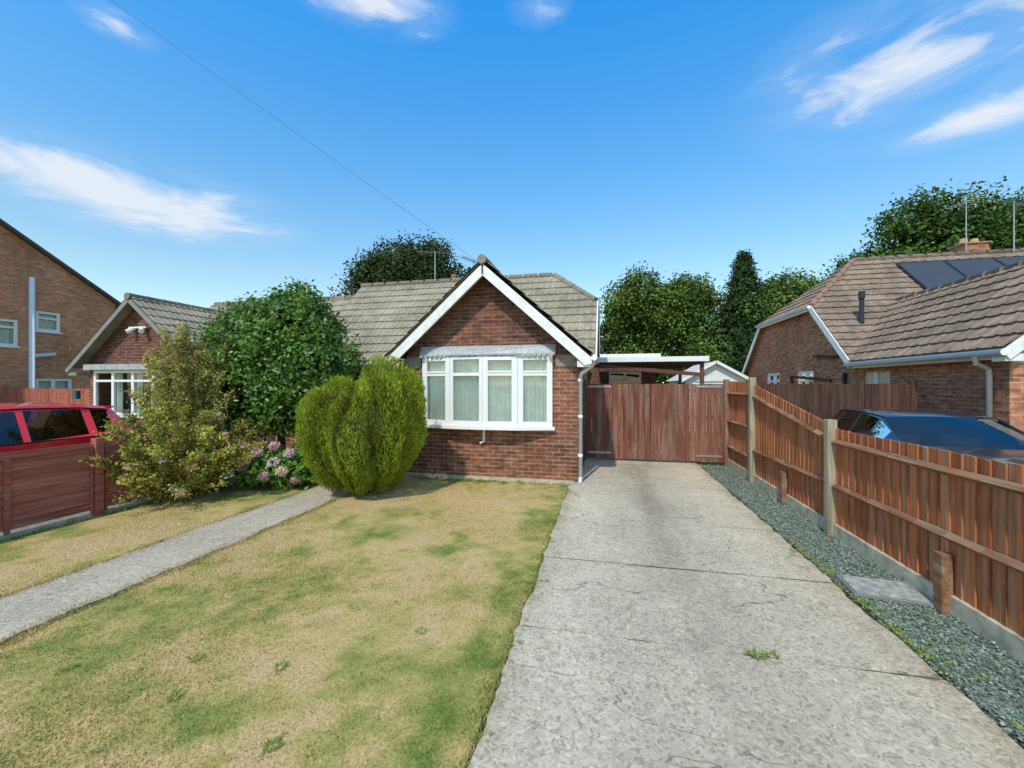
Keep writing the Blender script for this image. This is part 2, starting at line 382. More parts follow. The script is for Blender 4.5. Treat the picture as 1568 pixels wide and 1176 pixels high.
LFENW=wood('red_fence_timber',(0.34,0.095,0.065),(0.46,0.14,0.09),(0.38,0.21,0.16),'y',0.55)
DFENW=wood('dark_fence_timber',(0.07,0.035,0.024),(0.11,0.052,0.035),(0.12,0.085,0.065),'z',0.4)
CONC=plain('gravel_board_concrete',(0.54,0.47,0.34),0.9,var=0.4,vs=10)
DRIVE=concrete('weathered_driveway_concrete',(0.58,0.515,0.40),(0.46,0.41,0.32),(0.70,0.63,0.49),19)
PATH=concrete('path_concrete',(0.50,0.44,0.34),(0.39,0.35,0.275),(0.68,0.61,0.48),22,False)
ASPH=plain('side_driveway_concrete',(0.26,0.24,0.21),0.95,var=0.3,vs=14)
SOIL=plain('soil',(0.07,0.055,0.035),1,var=.5,vs=30)
BLACK=plain('black_plastic',(0.02,0.02,0.022),0.4)
METAL=plain('galvanised_metal',(0.45,0.45,0.44),0.45,metal=0.7,var=0.2)
RUBBER=plain('tyre_rubber',(0.02,0.02,0.02),0.8)

# ------------------------------------------------------------ ground
g=MB(); g.poly([(-400,-400,0),(400,-400,0),(400,600,0),(-400,600,0)]); g.build('ground',grass_ground())
TURF,t,pp,o=newmat('turf'); a=nd(t,'ShaderNodeAttribute',attribute_name='Col').outputs[0]
fi=noise(t,mapping(t,objc(t),(1,1,0.2)),55,4,0.7); setin(t,pp,col=mixc(t,0.85,a,ramp(t,fi,[(0.3,0.45),(0.7,1.15)]),'MULTIPLY'),rough=1,spec=.05)
def turf(name,x0,x1,y0,y1,st=.045):
    nx=int((x1-x0)/st)+1; ny=int((y1-y0)/st)+1
    X,Y=np.meshgrid(np.linspace(x0,x1,nx),np.linspace(y0,y1,ny)); Z=.006+.012*vnoise(X,Y,1.3,5)
    co=np.column_stack([X.ravel(),Y.ravel(),Z.ravel()])
    idx=np.arange(nx*ny).reshape(ny,nx); F=np.stack([idx[:-1,:-1],idx[:-1,1:],idx[1:,1:],idx[1:,:-1]],-1).reshape(-1,4)
    me=bpy.data.meshes.new(name); me.from_pydata(co.tolist(),[],F.tolist()); me.update()
    at=me.color_attributes.new('Col','FLOAT_COLOR','POINT'); c=np.ones((nx*ny,4),dtype=np.float32); c[:,:3]=lawn_rgb(co[:,0],co[:,1]); at.data.foreach_set('color',c.ravel())
    me.materials.append(TURF); o=bpy.data.objects.new(name,me); scene.collection.objects.link(o)
turf('lawn',-4.04,-.645,.2,7.5); turf('lawn',-6.78,-4.94,.2,9.1)
sb=MB(); sb.poly([(-.64,-2.2,.004),(2.05,-2.2,.004),(2.05,7.6,.004),(-.64,7.6,.004)]); sb.poly([(-4.94,-2.2,.004),(-4.04,-2.2,.004),(-4.04,9.1,.004),(-4.94,9.1,.004)]); sb.build('soil',SOIL)
d=MB(); jf=MB(); ys=[-2.2,0.0,3.0,4.25,5.6,7.6,9.9,12.9]
for a,b_ in zip(ys[:-1],ys[1:]):
    d.slab(-.62 if b_<8 else -.47,1.97,a+.010,b_-.010,-.02,.035+random.uniform(-.003,.003),.011)
    if b_<9.8: jf.box(-.60,1.95,b_-.014,b_+.014,.0,.030)
d.build('driveway',DRIVE); jf.build('expansion_joint',SOIL)
p=MB()
for a,b_ in zip([-2.2,1.0,3.2,5.2,7.2],[1.0,3.2,5.2,7.2,9.15]): p.slab(-4.89,-4.09,a+.01,b_-.01,-.02,.022,.022)
p.build('garden_path',PATH)
s_=MB(); s_.box(2.85,6.3,-2.2,9.9,-.05,.008); s_.build('driveway',ASPH)
s_=MB(); s_.box(-11.5,-6.95,-2.2,8.2,-.05,.008); s_.build('driveway',ASPH)
s_=MB(); s_.box(-60,60,-4.2,-2.2,-.05,.12); s_.build('pavement',CONC)
rd=MB(); rd.poly([(-60,-10,.006),(60,-10,.006),(60,-4.2,.006),(-60,-4.2,.006)]); rd.build('road',plain('asphalt',(0.05,0.05,0.052),0.9,var=0.3,vs=30))
GR,t,pp,o=newmat('slate_gravel_bed'); oc=objc(t)
v=nd(t,'ShaderNodeTexVoronoi',{'Vector':oc,'Scale':42.0})
c=mixc(t,1.0,(0.21,0.24,0.20),ramp(t,v.outputs['Color'],[(0,0.4),(1,1.5)]),'MULTIPLY')
setin(t,pp,col=c,rough=0.9,normal=bump(t,v.outputs['Distance'],-0.8,0.02))
gb=MB(); gb.poly([(2.04,-2.2,.012),(2.6,-2.2,.012),(2.6,9.9,.012),(2.04,9.9,.012)])
ge=empty('gravel_strip'); gb.build('bed',GR,ge)
n=26000; P=np.column_stack([2.6-.6*rng.random(n)**1.08,1.0+8.9*rng.random(n)**1.35,rng.uniform(.012,.03,n)])
Nn=unit(rng.normal(size=(n,3))*.45+np.array([0,0,1])); A=np.cross(Nn,rng.normal(size=(n,3)))
colr=np.array([0.215,0.26,0.205])*rng.uniform(.45,1.5,(n,1))*rng.uniform(.92,1.08,(n,3))
quads('slate_chips',P,A,Nn,rng.uniform(.014,.032,n),rng.uniform(.010,.022,n),colr,leafmat('slate_chip',0.0),ge,0.45)
def blades(x0,x1,y0,y1,n,h,pw=1.5):
    P=np.column_stack([rng.uniform(x0,x1,n),y0+(y1-y0)*rng.random(n)**pw,np.full(n,.004)])
    A=rng.normal(size=(n,3))*.75; A[:,2]=1
    return P,A,rng.normal(size=(n,3)),rng.uniform(.5,1.4,n)*h
parts=[blades(-4.06,-.6,.9,7.45,210000,.022),blades(-6.78,-4.92,1.5,8.9,80000,.022),
       blades(-.68,-.57,.8,7.6,9000,.035),blades(-4.15,-4.0,1,7,14000,.034),blades(-4.98,-4.80,1,7,14000,.034)]
P=np.concatenate([q[0] for q in parts]);A=np.concatenate([q[1] for q in parts]);Nn=np.concatenate([q[2] for q in parts]);L=np.concatenate([q[3] for q in parts])
P[-37000:,0]+=.030*np.sin(P[-37000:,1]*7.3)*np.sin(P[-37000:,1]*2.9+1)+.05*(vnoise(P[-37000:,1],P[-37000:,1],3,6)-.5)
bc=lawn_rgb(P[:,0],P[:,1])*rng.uniform(.6,1.35,(len(P),1)); 
dead=rng.random(len(P))<.16; bc[dead]=np.array([.66,.52,.30])*rng.uniform(.8,1.1,(dead.sum(),1))
grn=rng.random(len(P))<.10; bc[grn]=np.array([.20,.25,.06])*rng.uniform(.7,1.3,(grn.sum(),1))
quads('lawn_grass',P,A,Nn,L,.0048,bc,leafmat('grass_blade',.2),None,0.35)
def tuft(name,spots,mat):
    Ps=[];As=[];Ls=[];Cs=[]
    for (x,y,r,k) in spots:
        a=rng.uniform(0,2*math.pi,k); rr=r*.5*np.sqrt(rng.random(k))
        Ps.append(np.column_stack([x+rr*np.cos(a),y+rr*np.sin(a),np.full(k,.012)])); b=rng.uniform(.2,1.0,k)
        As.append(np.column_stack([np.cos(a),np.sin(a),b])); Ls.append(r*rng.uniform(.4,.9,k)); Cs.append(np.array([.27,.36,.09])*rng.uniform(.5,1.4,(k,1)))
    P=np.concatenate(Ps);A=np.concatenate(As);L=np.concatenate(Ls)
    N=np.cross(A,np.column_stack([-A[:,1],A[:,0],0*A[:,0]]))
    P[(P[:,0]>-.6)&(P[:,0]<1.97),2]=.036
    quads(name,P,A,N,L,L*.2,np.concatenate(Cs),mat)
sp=[(.95,2.99,.07,70),(1.05,3.01,.05,40),(-2.0,2.25,.05,60),(-1.3,2.8,.05,50),(-3.3,1.95,.05,60),(-2.6,2.2,.05,45),(-2.4,1.9,.05,60),(-1.6,1.75,.05,55)]
for i in range(190):
    sp.append((2.01+abs(rng.normal())*.05,rng.choice([rng.uniform(1.5,8.8),rng.normal()*.3+5.0,rng.normal()*.3+4.2,3.4+rng.normal()*.2]),rng.uniform(.02,.06),22))
for i in range(40): sp.append((rng.uniform(2.0,2.58),rng.uniform(3,4.9),rng.uniform(.02,.06),18))
for i in range(110): sp.append((-.66+rng.normal()*.04,rng.uniform(1.3,7.6),rng.uniform(.02,.05),22))
for i in range(90): sp.append((rng.uniform(-3.9,-.7),7.42+rng.normal()*.08,rng.uniform(.04,.09),22))
for i in range(60): sp.append((-6.7+abs(rng.normal())*.06,rng.uniform(2,6),rng.uniform(.03,.1),24))
for i in range(220): sp.append((rng.uniform(-4,-.7),rng.uniform(1.3,5),rng.uniform(.015,.04),14))
tuft('weeds',sp,LEAF)
mh=empty('manhole_cover'); mb=MB(); mb.box(-.27,.27,-.2,.2,0,.03); o1=mb.build('frame',METAL,mh,.004)
mb=MB(); mb.box(-.24,.24,-.17,.17,.03,.036); mb.box(-.2,-.14,-.13,-.11,.036,.042); mb.box(.14,.2,.11,.13,.036,.042); mb.build('lid',plain('cover_concrete',(0.38,0.40,0.35),.8,var=.5,vs=20),mh)
mh.location=(2.31,4.2,.02); mh.rotation_euler=(0,0,R(-6))

# ------------------------------------------------------------ main bungalow
H=empty('brick_bungalow')
b=MB()
wall(b,'y',7.65,-3.86,-.50,0,2.33,[(-3.50,-.96,1.0,2.31)],.12)
wall(b,'x',-.50,7.65,14.1,0,2.33,[(10.6,11.3,1.2,2.1)],.1,-1)
wall(b,'x',-3.86,7.65,9.15,0,2.33)
wall(b,'y',9.15,-7.3,-3.86,0,2.33,[(-5.2,-4.3,.05,2.05)],.1)
b.build('walls',BRICK,H)
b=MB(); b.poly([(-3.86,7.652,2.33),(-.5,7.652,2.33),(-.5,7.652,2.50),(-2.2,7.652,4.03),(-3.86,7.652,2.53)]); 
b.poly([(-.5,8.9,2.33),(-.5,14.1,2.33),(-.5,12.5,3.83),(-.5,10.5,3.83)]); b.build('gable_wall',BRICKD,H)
tile_roof('roof_front',[(-7.3,8.9,2.35),(-.22,8.9,2.35),(-.22,10.5,3.854),(-1.4,11.5,4.794),(-7.3,11.5,4.794)],TILE,H)
tile_roof('roof_back',[(-7.3,14.1,2.35),(-.22,14.1,2.35),(-.22,12.5,3.854),(-1.4,11.5,4.794),(-7.3,11.5,4.794)],TILE,H)
tile_roof('roof_hip',[(-.2,10.45,3.85),(-.2,12.55,3.85),(-1.4,11.5,4.8)],TILE,H)
tile_roof('wing_roof_left',[(-4.14,7.3,2.33),(-4.14,8.95,2.33),(-2.2,10.8,4.08),(-2.2,7.3,4.08)],TILE,H)
tile_roof('wing_roof_right',[(-.26,7.3,2.33),(-.26,8.95,2.33),(-2.2,10.8,4.08),(-2.2,7.3,4.08)],TILE,H)
ridge('ridge_main',(-7.3,11.5,4.80),(-1.4,11.5,4.80),TILE,H,.085); ridge('ridge_wing',(-2.2,7.27,4.07),(-2.2,10.7,4.07),TILE,H,.085)
ridge('hip_front',(-.25,10.48,3.86),(-1.4,11.5,4.81),TILE,H,.075)
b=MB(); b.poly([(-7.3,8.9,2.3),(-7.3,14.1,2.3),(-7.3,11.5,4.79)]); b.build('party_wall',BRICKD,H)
b=MB()
ap=Vector((-2.2,7.33,4.0)); 
for sx,ex in ((-1,-4.16),(1,-.24)):
    e_=Vector((ex,7.33,2.25))
    y0,y1=7.31,7.345
    A0=ap;B0=e_
    pts=[A0,B0,B0+Vector((0,0,-.10)),B0+Vector((-sx*.12,0,-.12)),A0+Vector((0,0,-.215))]
    f=[(q.x,y0,q.z) for q in pts]; k=[(q.x,y1,q.z) for q in pts]
    m=len(f); b.add(f+k,[list(range(m)),list(range(2*m-1,m-1,-1))]+[(i,(i+1)%m,m+(i+1)%m,m+i) for i in range(m)])
b.box(-4.14,-3.87,7.346,7.64,2.10,2.20); b.box(-.49,-.26,7.346,7.64,2.10,2.20)
b.build('bargeboards',PAINT,H)
b=MB(); b.box(-2.215,-2.185,7.306,7.309,3.80,3.985); b.build('apex_join',BLACK,H)
b=MB()
b.box(-4.10,-3.87,7.36,9.1,2.12,2.24); b.box(-.49,-.29,7.36,8.9,2.12,2.24)
b.beam((-2.2,7.50,3.93),(-4.08,7.50,2.27),.30,.02,(0,0,1)); b.beam((-2.2,7.50,3.93),(-.32,7.50,2.27),.30,.02,(0,0,1))
b.build('soffit',plain('soffit_timber',(0.42,0.36,0.27),.7),H)
b=MB(); b.box(-7.3,-4.15,8.84,8.87,2.18,2.33); b.build('fascia',PAINT,H)
b=MB()
b.beam((-.20,8.9,2.29),(-.20,10.5,3.79),.03,.17); b.beam((-.20,14.1,2.29),(-.20,12.5,3.79),.03,.17); b.box(-.20,-.17,10.5,12.5,3.70,3.84)
b.build('verge_boards',PAINT,H)
b=MB()
b.cyl((-.20,7.35,2.26),(-.20,9.0,2.26),.055,.055,10); b.cyl((-4.2,7.5,2.26),(-4.2,8.8,2.26),.055,.055,10)
b.cyl((-7.3,8.82,2.28),(-4.2,8.82,2.28),.055,.055,10)
b.tube([(-.2,7.55,2.22),(-.24,7.56,2.12),(-.44,7.58,1.98),(-.45,7.60,1.9),(-.45,7.60,.12),(-.45,7.52,.03)],.035,10)
for z in (.5,1.2,1.85): b.cyl((-.45,7.60,z),(-.45,7.60,z+.04),.043,.043,10)
b.build('gutter_and_downpipe',WHITE,H)
bw=[(-3.50,7.63),(-2.88,7.50),(-2.235,7.45),(-1.585,7.50),(-.96,7.63)]
fm=MB();gl=MB();cu=MB();z0,z1=1.02,2.33;trz=1.98
for i,((xa,ya),(xb,yb)) in enumerate(zip(bw[:-1],bw[1:])):
    A_=Vector((xa,ya,0));B_=Vector((xb,yb,0));dd=(B_-A_).normalized(); w=.06
    def pt(s,z,lift=0): q=A_+dd*s; n_=Vector((dd.y,-dd.x,0)); return (q.x+n_.x*lift,q.y+n_.y*lift,z)
    Lg=(B_-A_).length
    if i in (0,2,3):
        w=.075
        fm.beam(pt(w/2+.015,z0),pt(w/2+.015,z1),w+.03,.075,(-dd.y,dd.x,0)); fm.beam(pt(Lg-w/2-.015,z0),pt(Lg-w/2-.015,z1),w+.03,.075,(-dd.y,dd.x,0)); w=.09
    else:
        fm.beam(pt(w/2,z0),pt(w/2,z1),w,.07,(-dd.y,dd.x,0)); fm.beam(pt(Lg-w/2,z0),pt(Lg-w/2,z1),w,.07,(-dd.y,dd.x,0))
    for z,hh in ((z0+.045,.09),(z1-.035,.07),(trz,.06)): fm.beam(pt(w,z,.002),pt(Lg-w,z,.002),.066,hh)
    if i in (0,2,3):
        for q in (trz+.045,z1-.075): fm.beam(pt(w,q,.014),pt(Lg-w,q,.014),.066,.035)
    gl.poly([pt(.03,z0+.02),pt(Lg-.03,z0+.02),pt(Lg-.03,z1-.02),pt(.03,z1-.02)])
    n=26
    for k in range(n):
        s0=Lg*k/n;s1=Lg*(k+1)/n; l0=-.06-.014*math.sin(k*2.1+i);l1=-.06-.014*math.sin((k+1)*2.1+i)
        cu.poly([pt(s0,z0,l0),pt(s1,z0,l1),pt(s1,z1-.02,l1),pt(s0,z1-.02,l0)])
fm.build('window_frame',WHITE,H,.004);gl.build('window_glass',GLASS,H);cu.build('curtain',CURTAIN,H)
sl=MB(); top=[(x,y-.09) for x,y in bw]; 
def prism(m,outer,yback,z0,z1,ztop_back=None):
    n=len(outer); zb=z1 if ztop_back is None else ztop_back
    f=[(x,y,z0) for x,y in outer]+[(outer[-1][0],yback,z0),(outer[0][0],yback,z0)]
    k=[(x,y,z1) for x,y in outer]+[(outer[-1][0],yback,zb),(outer[0][0],yback,zb)]
    N_=len(f); m.add(f+k,[list(range(N_))[::-1]]+[(i,(i+1)%N_,N_+(i+1)%N_,N_+i) for i in range(N_)]+[[N_+0,N_+1,N_+2,N_+n+1],[N_+2,N_+n,N_+n+1],[N_+2,N_+3,N_+4,N_+n]])
prism(sl,[(bw[0][0]-.05,bw[0][1]-.05)]+top[1:-1]+[(bw[-1][0]+.05,bw[-1][1]-.05)],7.648,.955,1.018)
sl.box(-2.28,-2.24,7.60,7.64,.70,.95); sl.beam((-2.26,7.6,.72),(-2.33,7.58,.68),.03,.03)
sl.build('window_sill',WHITE,H,.004)
ld=MB(); 
prism(ld,[(bw[0][0]-.06,bw[0][1]-.05)]+[(x,y-.07) for x,y in bw[1:-1]]+[(bw[-1][0]+.06,bw[-1][1]-.05)],7.648,2.335,2.36,2.53)
x=-3.52
while x<-.98:
    ld.box(x,x+random.uniform(.05,.09),7.42+.05*abs(x+2.23)**1.5,7.55,2.315-random.uniform(0,.02),2.337); x+=.1
ld.build('lead_canopy',LEAD,H)
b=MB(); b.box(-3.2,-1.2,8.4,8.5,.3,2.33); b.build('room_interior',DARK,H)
b=MB(); b.box(-3.86,-3.56,7.635,7.65,2.12,2.33); b.box(-.90,-.5,7.635,7.65,2.12,2.33); b.build('padstones',plain('padstone',(.30,.25,.19),.9,var=.3,vs=15),H)
b=MB(); b.slab(-3.95,-.56,7.47,7.648,0,.045,.01); b.build('plinth_edging',CONC,H)
BROWN=plain('brown_door',(.08,.04,.025),.5)
b=MB(); b.box(-5.18,-4.32,9.18,9.24,.05,2.03); b.build('front_door',BROWN,H)
window(H,'x',-.5,10.6,11.3,1.2,2.1,inward=-1,sill=False)
b=MB(); b.box(-4.75,-4.35,11.9,12.3,4.4,4.95); b.cyl((-4.55,12.1,4.95),(-4.55,12.1,5.15),.1,.08,12); b.build('chimney',BRICK,H)
def aerial(name,x,y,z0,z1,parent,ang=0.3):
    b=MB(); b.cyl((x,y,z0),(x,y,z1),.018,.015,6); c_,s__=math.cos(ang),math.sin(ang)
    b.cyl((x-.55*c_,y-.55*s__,z1-.05),(x+.55*c_,y+.55*s__,z1-.05),.012,.012,6)
    for k in range(9):
        q=-.5+k*.125; px,py=x+q*c_,y+q*s__; b.cyl((px+.16*s__,py-.16*c_,z1-.05),(px-.16*s__,py+.16*c_,z1-.05),.007,.007,5)
    b.build(name,METAL,parent)
aerial('aerial',-4.95,11.6,4.7,5.75,H,0.4); aerial('aerial',-3.95,12.2,4.5,5.6,H,1.2)

# ------------------------------------------------------------ attached neighbour (left half)
HL=empty('attached_bungalow')
b=MB()
wall(b,'y',8.25,-13.2,-9.7,0,2.23,[(-12.95,-10.35,1.0,2.15)],.12)
wall(b,'x',-9.7,8.25,9.15,0,2.23); wall(b,'x',-13.2,8.25,14,0,2.23); wall(b,'y',9.15,-9.7,-7.3,0,2.23,[(-9.2,-8.3,.05,2.05)],.1)
b.build('walls',BRICK,HL)
b=MB(); b.poly([(-13.2,8.252,2.23),(-9.7,8.252,2.23),(-9.7,8.252,2.4),(-11.47,8.252,3.9),(-13.2,8.252,2.4)]); b.build('gable_wall',BRICKD,HL)
tile_roof('roof_front',[(-13.4,8.9,2.20),(-7.3,8.9,2.20),(-7.3,11.35,4.42),(-12.6,11.35,4.42),(-13.4,10.5,3.65)],TILE,HL)
tile_roof('roof_back',[(-13.4,13.8,2.20),(-7.3,13.8,2.20),(-7.3,11.35,4.42),(-12.6,11.35,4.42),(-13.4,12.2,3.65)],TILE,HL)
ridge('ridge_main',(-12.6,11.35,4.42),(-7.3,11.35,4.42),TILE,HL,.085)
tile_roof('wing_roof_left',[(-13.5,7.95,2.22),(-13.5,9.0,2.22),(-11.47,10.9,3.97),(-11.47,7.95,3.97)],TILE,HL)
tile_roof('wing_roof_right',[(-9.44,7.95,2.22),(-9.44,9.0,2.22),(-11.47,10.9,3.97),(-11.47,7.95,3.97)],TILE,HL)
ridge('ridge',(-11.47,7.92,3.96),(-11.47,10.7,3.96),TILE,HL,.085)
b=MB(); b.box(-9.18,-8.32,9.18,9.24,.05,2.03); b.build('front_door',BROWN,HL)
b=MB(); b.beam((-11.47,7.96,3.88),(-13.52,7.96,2.12),.03,.10,(0,0,1)); b.beam((-11.47,7.962,3.88),(-9.42,7.962,2.12),.03,.10,(0,0,1)); b.box(-13.5,-13.21,7.98,8.24,2.02,2.1); b.box(-9.69,-9.44,7.98,8.24,2.02,2.1); b.build('bargeboards',plain('grey_weathered_paint',(.26,.25,.22),.6,var=.2),HL)
b=MB(); b.box(-13.1,-10.2,8.05,8.25,2.16,2.30); b.build('lead_canopy',LEAD,HL)
window(HL,'y',8.25,-12.95,-10.35,1.0,2.15,(-12.3,-11.65,-11.0),1.88,curtain='sides',fr=.07,depth=-.04)
b=MB(); b.box(-11.75,-11.2,8.16,8.24,3.2,3.24); b.cyl((-11.6,8.18,3.2),(-11.65,8.05,3.1),.05,.06,10); b.cyl((-11.3,8.18,3.2),(-11.2,8.05,3.1),.05,.06,10); b.build('security_light',WHITE,HL)
b=MB(); b.box(-13.9,-13.75,8.3,8.4,1.4,1.62); b.build('meter_box',plain('teal',(.03,.12,.13),.5),HL)

# ------------------------------------------------------------ brick house far left
HF=empty('brick_house')
b=MB(); wall(b,'x',-20,2.6,13.4,0,5.15,[(9.2,10.44,3.1,4.03),(10.9,11.6,3.72,4.45),(10.9,11.95,1.3,2.0)],.1,-1)
b.poly([(-20,2.6,5.15),(-20,13.4,5.15),(-20,8,8.4)]); wall(b,'y',2.6,-30,-20,0,5.15); wall(b,'y',13.4,-30,-20,0,5.15)
b.build('walls',BRICKL,HF)
b=MB()
for yy in (13.75,2.25):
    b.add([(-31,8,8.5),(-19.8,8,8.5),(-19.8,yy,5.04),(-31,yy,5.04),(-31,8,8.38),(-19.8,8,8.38),(-19.8,yy,4.92),(-31,yy,4.92)],[(0,1,2,3),(4,5,6,7),(1,2,6,5),(2,3,7,6),(0,3,7,4)])
b.build('roof',plain('dark_roof_tile',(.09,.075,.065),.9,var=.3),HF)
window(HF,'x',-20,9.2,10.44,3.1,4.03,(9.8,),3.75,-1,fr=.09); window(HF,'x',-20,10.9,11.6,3.72,4.45,(),4.2,-1,fr=.09); window(HF,'x',-20,10.9,11.95,1.3,2.0,(11.4,),None,-1,fr=.09)
b=MB(); b.cyl((-19.93,10.76,.3),(-19.93,10.76,5.6),.08,.08,10); b.cyl((-19.93,10.76,2.8),(-19.93,11.4,2.9),.07,.07,10); b.build('soil_pipe',WHITE,HF)

# ------------------------------------------------------------ right neighbour bungalow
HR=empty('neighbour_bungalow')
b=MB()
wall(b,'x',6.32,8.3,12.5,0,2.36,[(11.2,12.2,.05,2.1)],.1,1)
wall(b,'x',6.30,12.5,20.8,0,2.36,[(17.35,18.6,1.0,2.22),(14.75,15.85,1.0,2.22)],.1,1)
wall(b,'y',8.3,6.32,10.2,0,2.36,[(7.1,9.6,1.0,2.2)],.1)
wall(b,'y',12.5,6.3,6.32,0,2.36); wall(b,'y',12.5,10.2,16,0,2.36)
b.poly([(6.32,8.3,2.36),(10.2,8.3,2.36),(8.25,8.3,4.15)])
b.poly([(6.30,12.3,2.36),(6.30,20.85,2.36),(6.30,18.7,4.2),(6.30,14.5,4.2)])
b.build('walls',BRICKR,HR)
tile_roof('roof_front',[(6.1,12.3,2.35),(17,12.3,2.35),(17,16.6,6.05),(8.3,16.6,6.05),(6.1,14.45,4.2)],TILER,HR,.33,.3,.04)
tile_roof('roof_back',[(6.1,20.9,2.35),(17,20.9,2.35),(17,16.6,6.05),(8.3,16.6,6.05),(6.1,18.75,4.2)],TILER,HR,.33,.3,.04)
tile_roof('roof_hip',[(6.05,14.4,4.17),(6.05,18.8,4.17),(8.3,16.6,6.06)],TILER,HR,.33,.3,.04)
tile_roof('wing_roof_left',[(6.08,8.03,2.37),(6.08,12.35,2.37),(8.24,14.5,4.22),(8.24,8.03,4.22)],TILER,HR,.33,.3,.04)
tile_roof('wing_roof_right',[(10.4,8.03,2.37),(10.4,12.35,2.37),(8.24,14.5,4.22),(8.24,8.03,4.22)],TILER,HR,.33,.3,.04)
ridge('ridge_main',(8.3,16.6,6.05),(17,16.6,6.05),TILER,HR,.10); ridge('ridge_wing',(8.24,8.0,4.21),(8.24,14.3,4.21),TILER,HR,.09)
ridge('hip_ridge',(6.1,14.43,4.19),(8.3,16.6,6.06),plain('terracotta_hip',(.42,.23,.14),.9),HR,.085)
b=MB()
b.beam((6.07,12.3,2.27),(6.07,14.45,4.11),.03,.18); b.beam((6.07,20.9,2.27),(6.07,18.75,4.11),.03,.18); b.box(6.02,6.05,14.4,18.8,4.03,4.17)
b.box(6.10,6.13,8.1,12.3,2.2,2.36); b.box(6.13,6.31,8.1,12.3,2.2,2.22)
b.beam((6.06,8.03,2.25),(8.24,8.03,4.12),.03,.17,(0,0,1)); b.beam((10.4,8.03,2.25),(8.24,8.03,4.12),.03,.17,(0,0,1)); b.box(6.08,6.32,8.05,8.29,2.16,2.27)
b.build('bargeboards',PAINT,HR)
b=MB(); b.cyl((6.03,8.0,2.3),(6.03,12.4,2.3),.055,.055,10); b.tube([(6.03,8.55,2.28),(6.05,8.55,2.15),(6.25,8.58,2.05),(6.26,8.58,1.95),(6.26,8.58,.05)],.04,10)
b.cyl((5.98,14.3,4.13),(5.98,18.85,4.13),.05,.05,10); b.build('gutter_and_downpipe',WHITE,HR)
b=MB(); b.box(6.34,9.9,8.27,8.3,2.14,2.34); b.build('lintel_band',LEAD,HR)
window(HR,'x',6.30,17.35,18.6,1.0,2.22,(17.95,),1.9,fr=.09); window(HR,'x',6.30,14.75,15.85,1.0,2.22,(15.3,),1.9,fr=.08)
window(HR,'y',8.3,7.1,9.6,1.0,2.2,(7.9,8.8),1.9)
b=MB(); b.box(6.36,6.40,11.2,12.2,.05,2.1); b.build('side_door',plain('cream_door',(.62,.53,.38),.5),HR)
b=MB(); b.box(6.30,6.355,11.68,11.74,.05,2.1); b.build('door_frame',WHITE,HR)
b=MB()
b.tube([(6.24,12.9,.1),(6.24,12.9,2.1)],.05); b.tube([(6.24,13.6,1.9),(6.24,16.2,2.05)],.04); b.tube([(6.24,13.2,2.55),(6.24,14.6,2.65)],.035); b.tube([(6.24,16.2,1.2),(6.24,16.2,2.05)],.04)
b.cyl((7.0,13.6,3.2),(7.0,13.6,4.35),.06,.06,10); b.cyl((7.0,13.6,4.2),(7.0,13.6,4.4),.08,.08,10)
b.build('waste_pipes',BLACK,HR)
so=MB(); sg=MB(); nrm=Vector((0,-.86,1)).normalized()
def onroof(x,y,l): z=2.35+.86*(y-12.3); q=Vector((x,y,z))+nrm*l; return tuple(q)
for i in range(5):
    x0=9.25+i*1.28; 
    for (m,l,pad) in ((so,.12,0),(sg,.126,.04)):
        f=[onroof(x0+pad,14.55+pad,l),onroof(x0+1.26-pad,14.55+pad,l),onroof(x0+1.26-pad,16.15-pad,l),onroof(x0+pad,16.15-pad,l)]
        if m is so:
            k=[onroof(x0,14.55,.07),onroof(x0+1.26,14.55,.07),onroof(x0+1.26,16.15,.07),onroof(x0,16.15,.07)]
            m.add(f+k,[(0,1,2,3),(4,5,6,7),(0,1,5,4),(1,2,6,5),(2,3,7,6),(3,0,4,7)])
        else: m.poly(f)
so.build('solar_panel_frames',BLACK,HR); sg.build('solar_panel_cells',plain('solar_cell',(.045,.05,.06),.4,spec=.6),HR)
b=MB(); b.box(11.7,12.4,17.0,17.6,5.5,6.5); b.build('chimney_stack',BRICKR,HR)
b=MB(); b.cyl((11.9,17.3,6.5),(11.9,17.3,6.75),.12,.1,12); b.cyl((12.2,17.3,6.5),(12.2,17.3,6.72),.12,.1,12); b.box(11.66,12.44,16.96,17.64,6.5,6.54); b.build('chimney_pots',plain('terracotta',(.42,.26,.12),.8),HR)
aerial('aerial',11.7,16.9,6.0,7.9,HR,1.9); aerial('aerial',12.6,16.4,6.0,7.6,HR,.5)

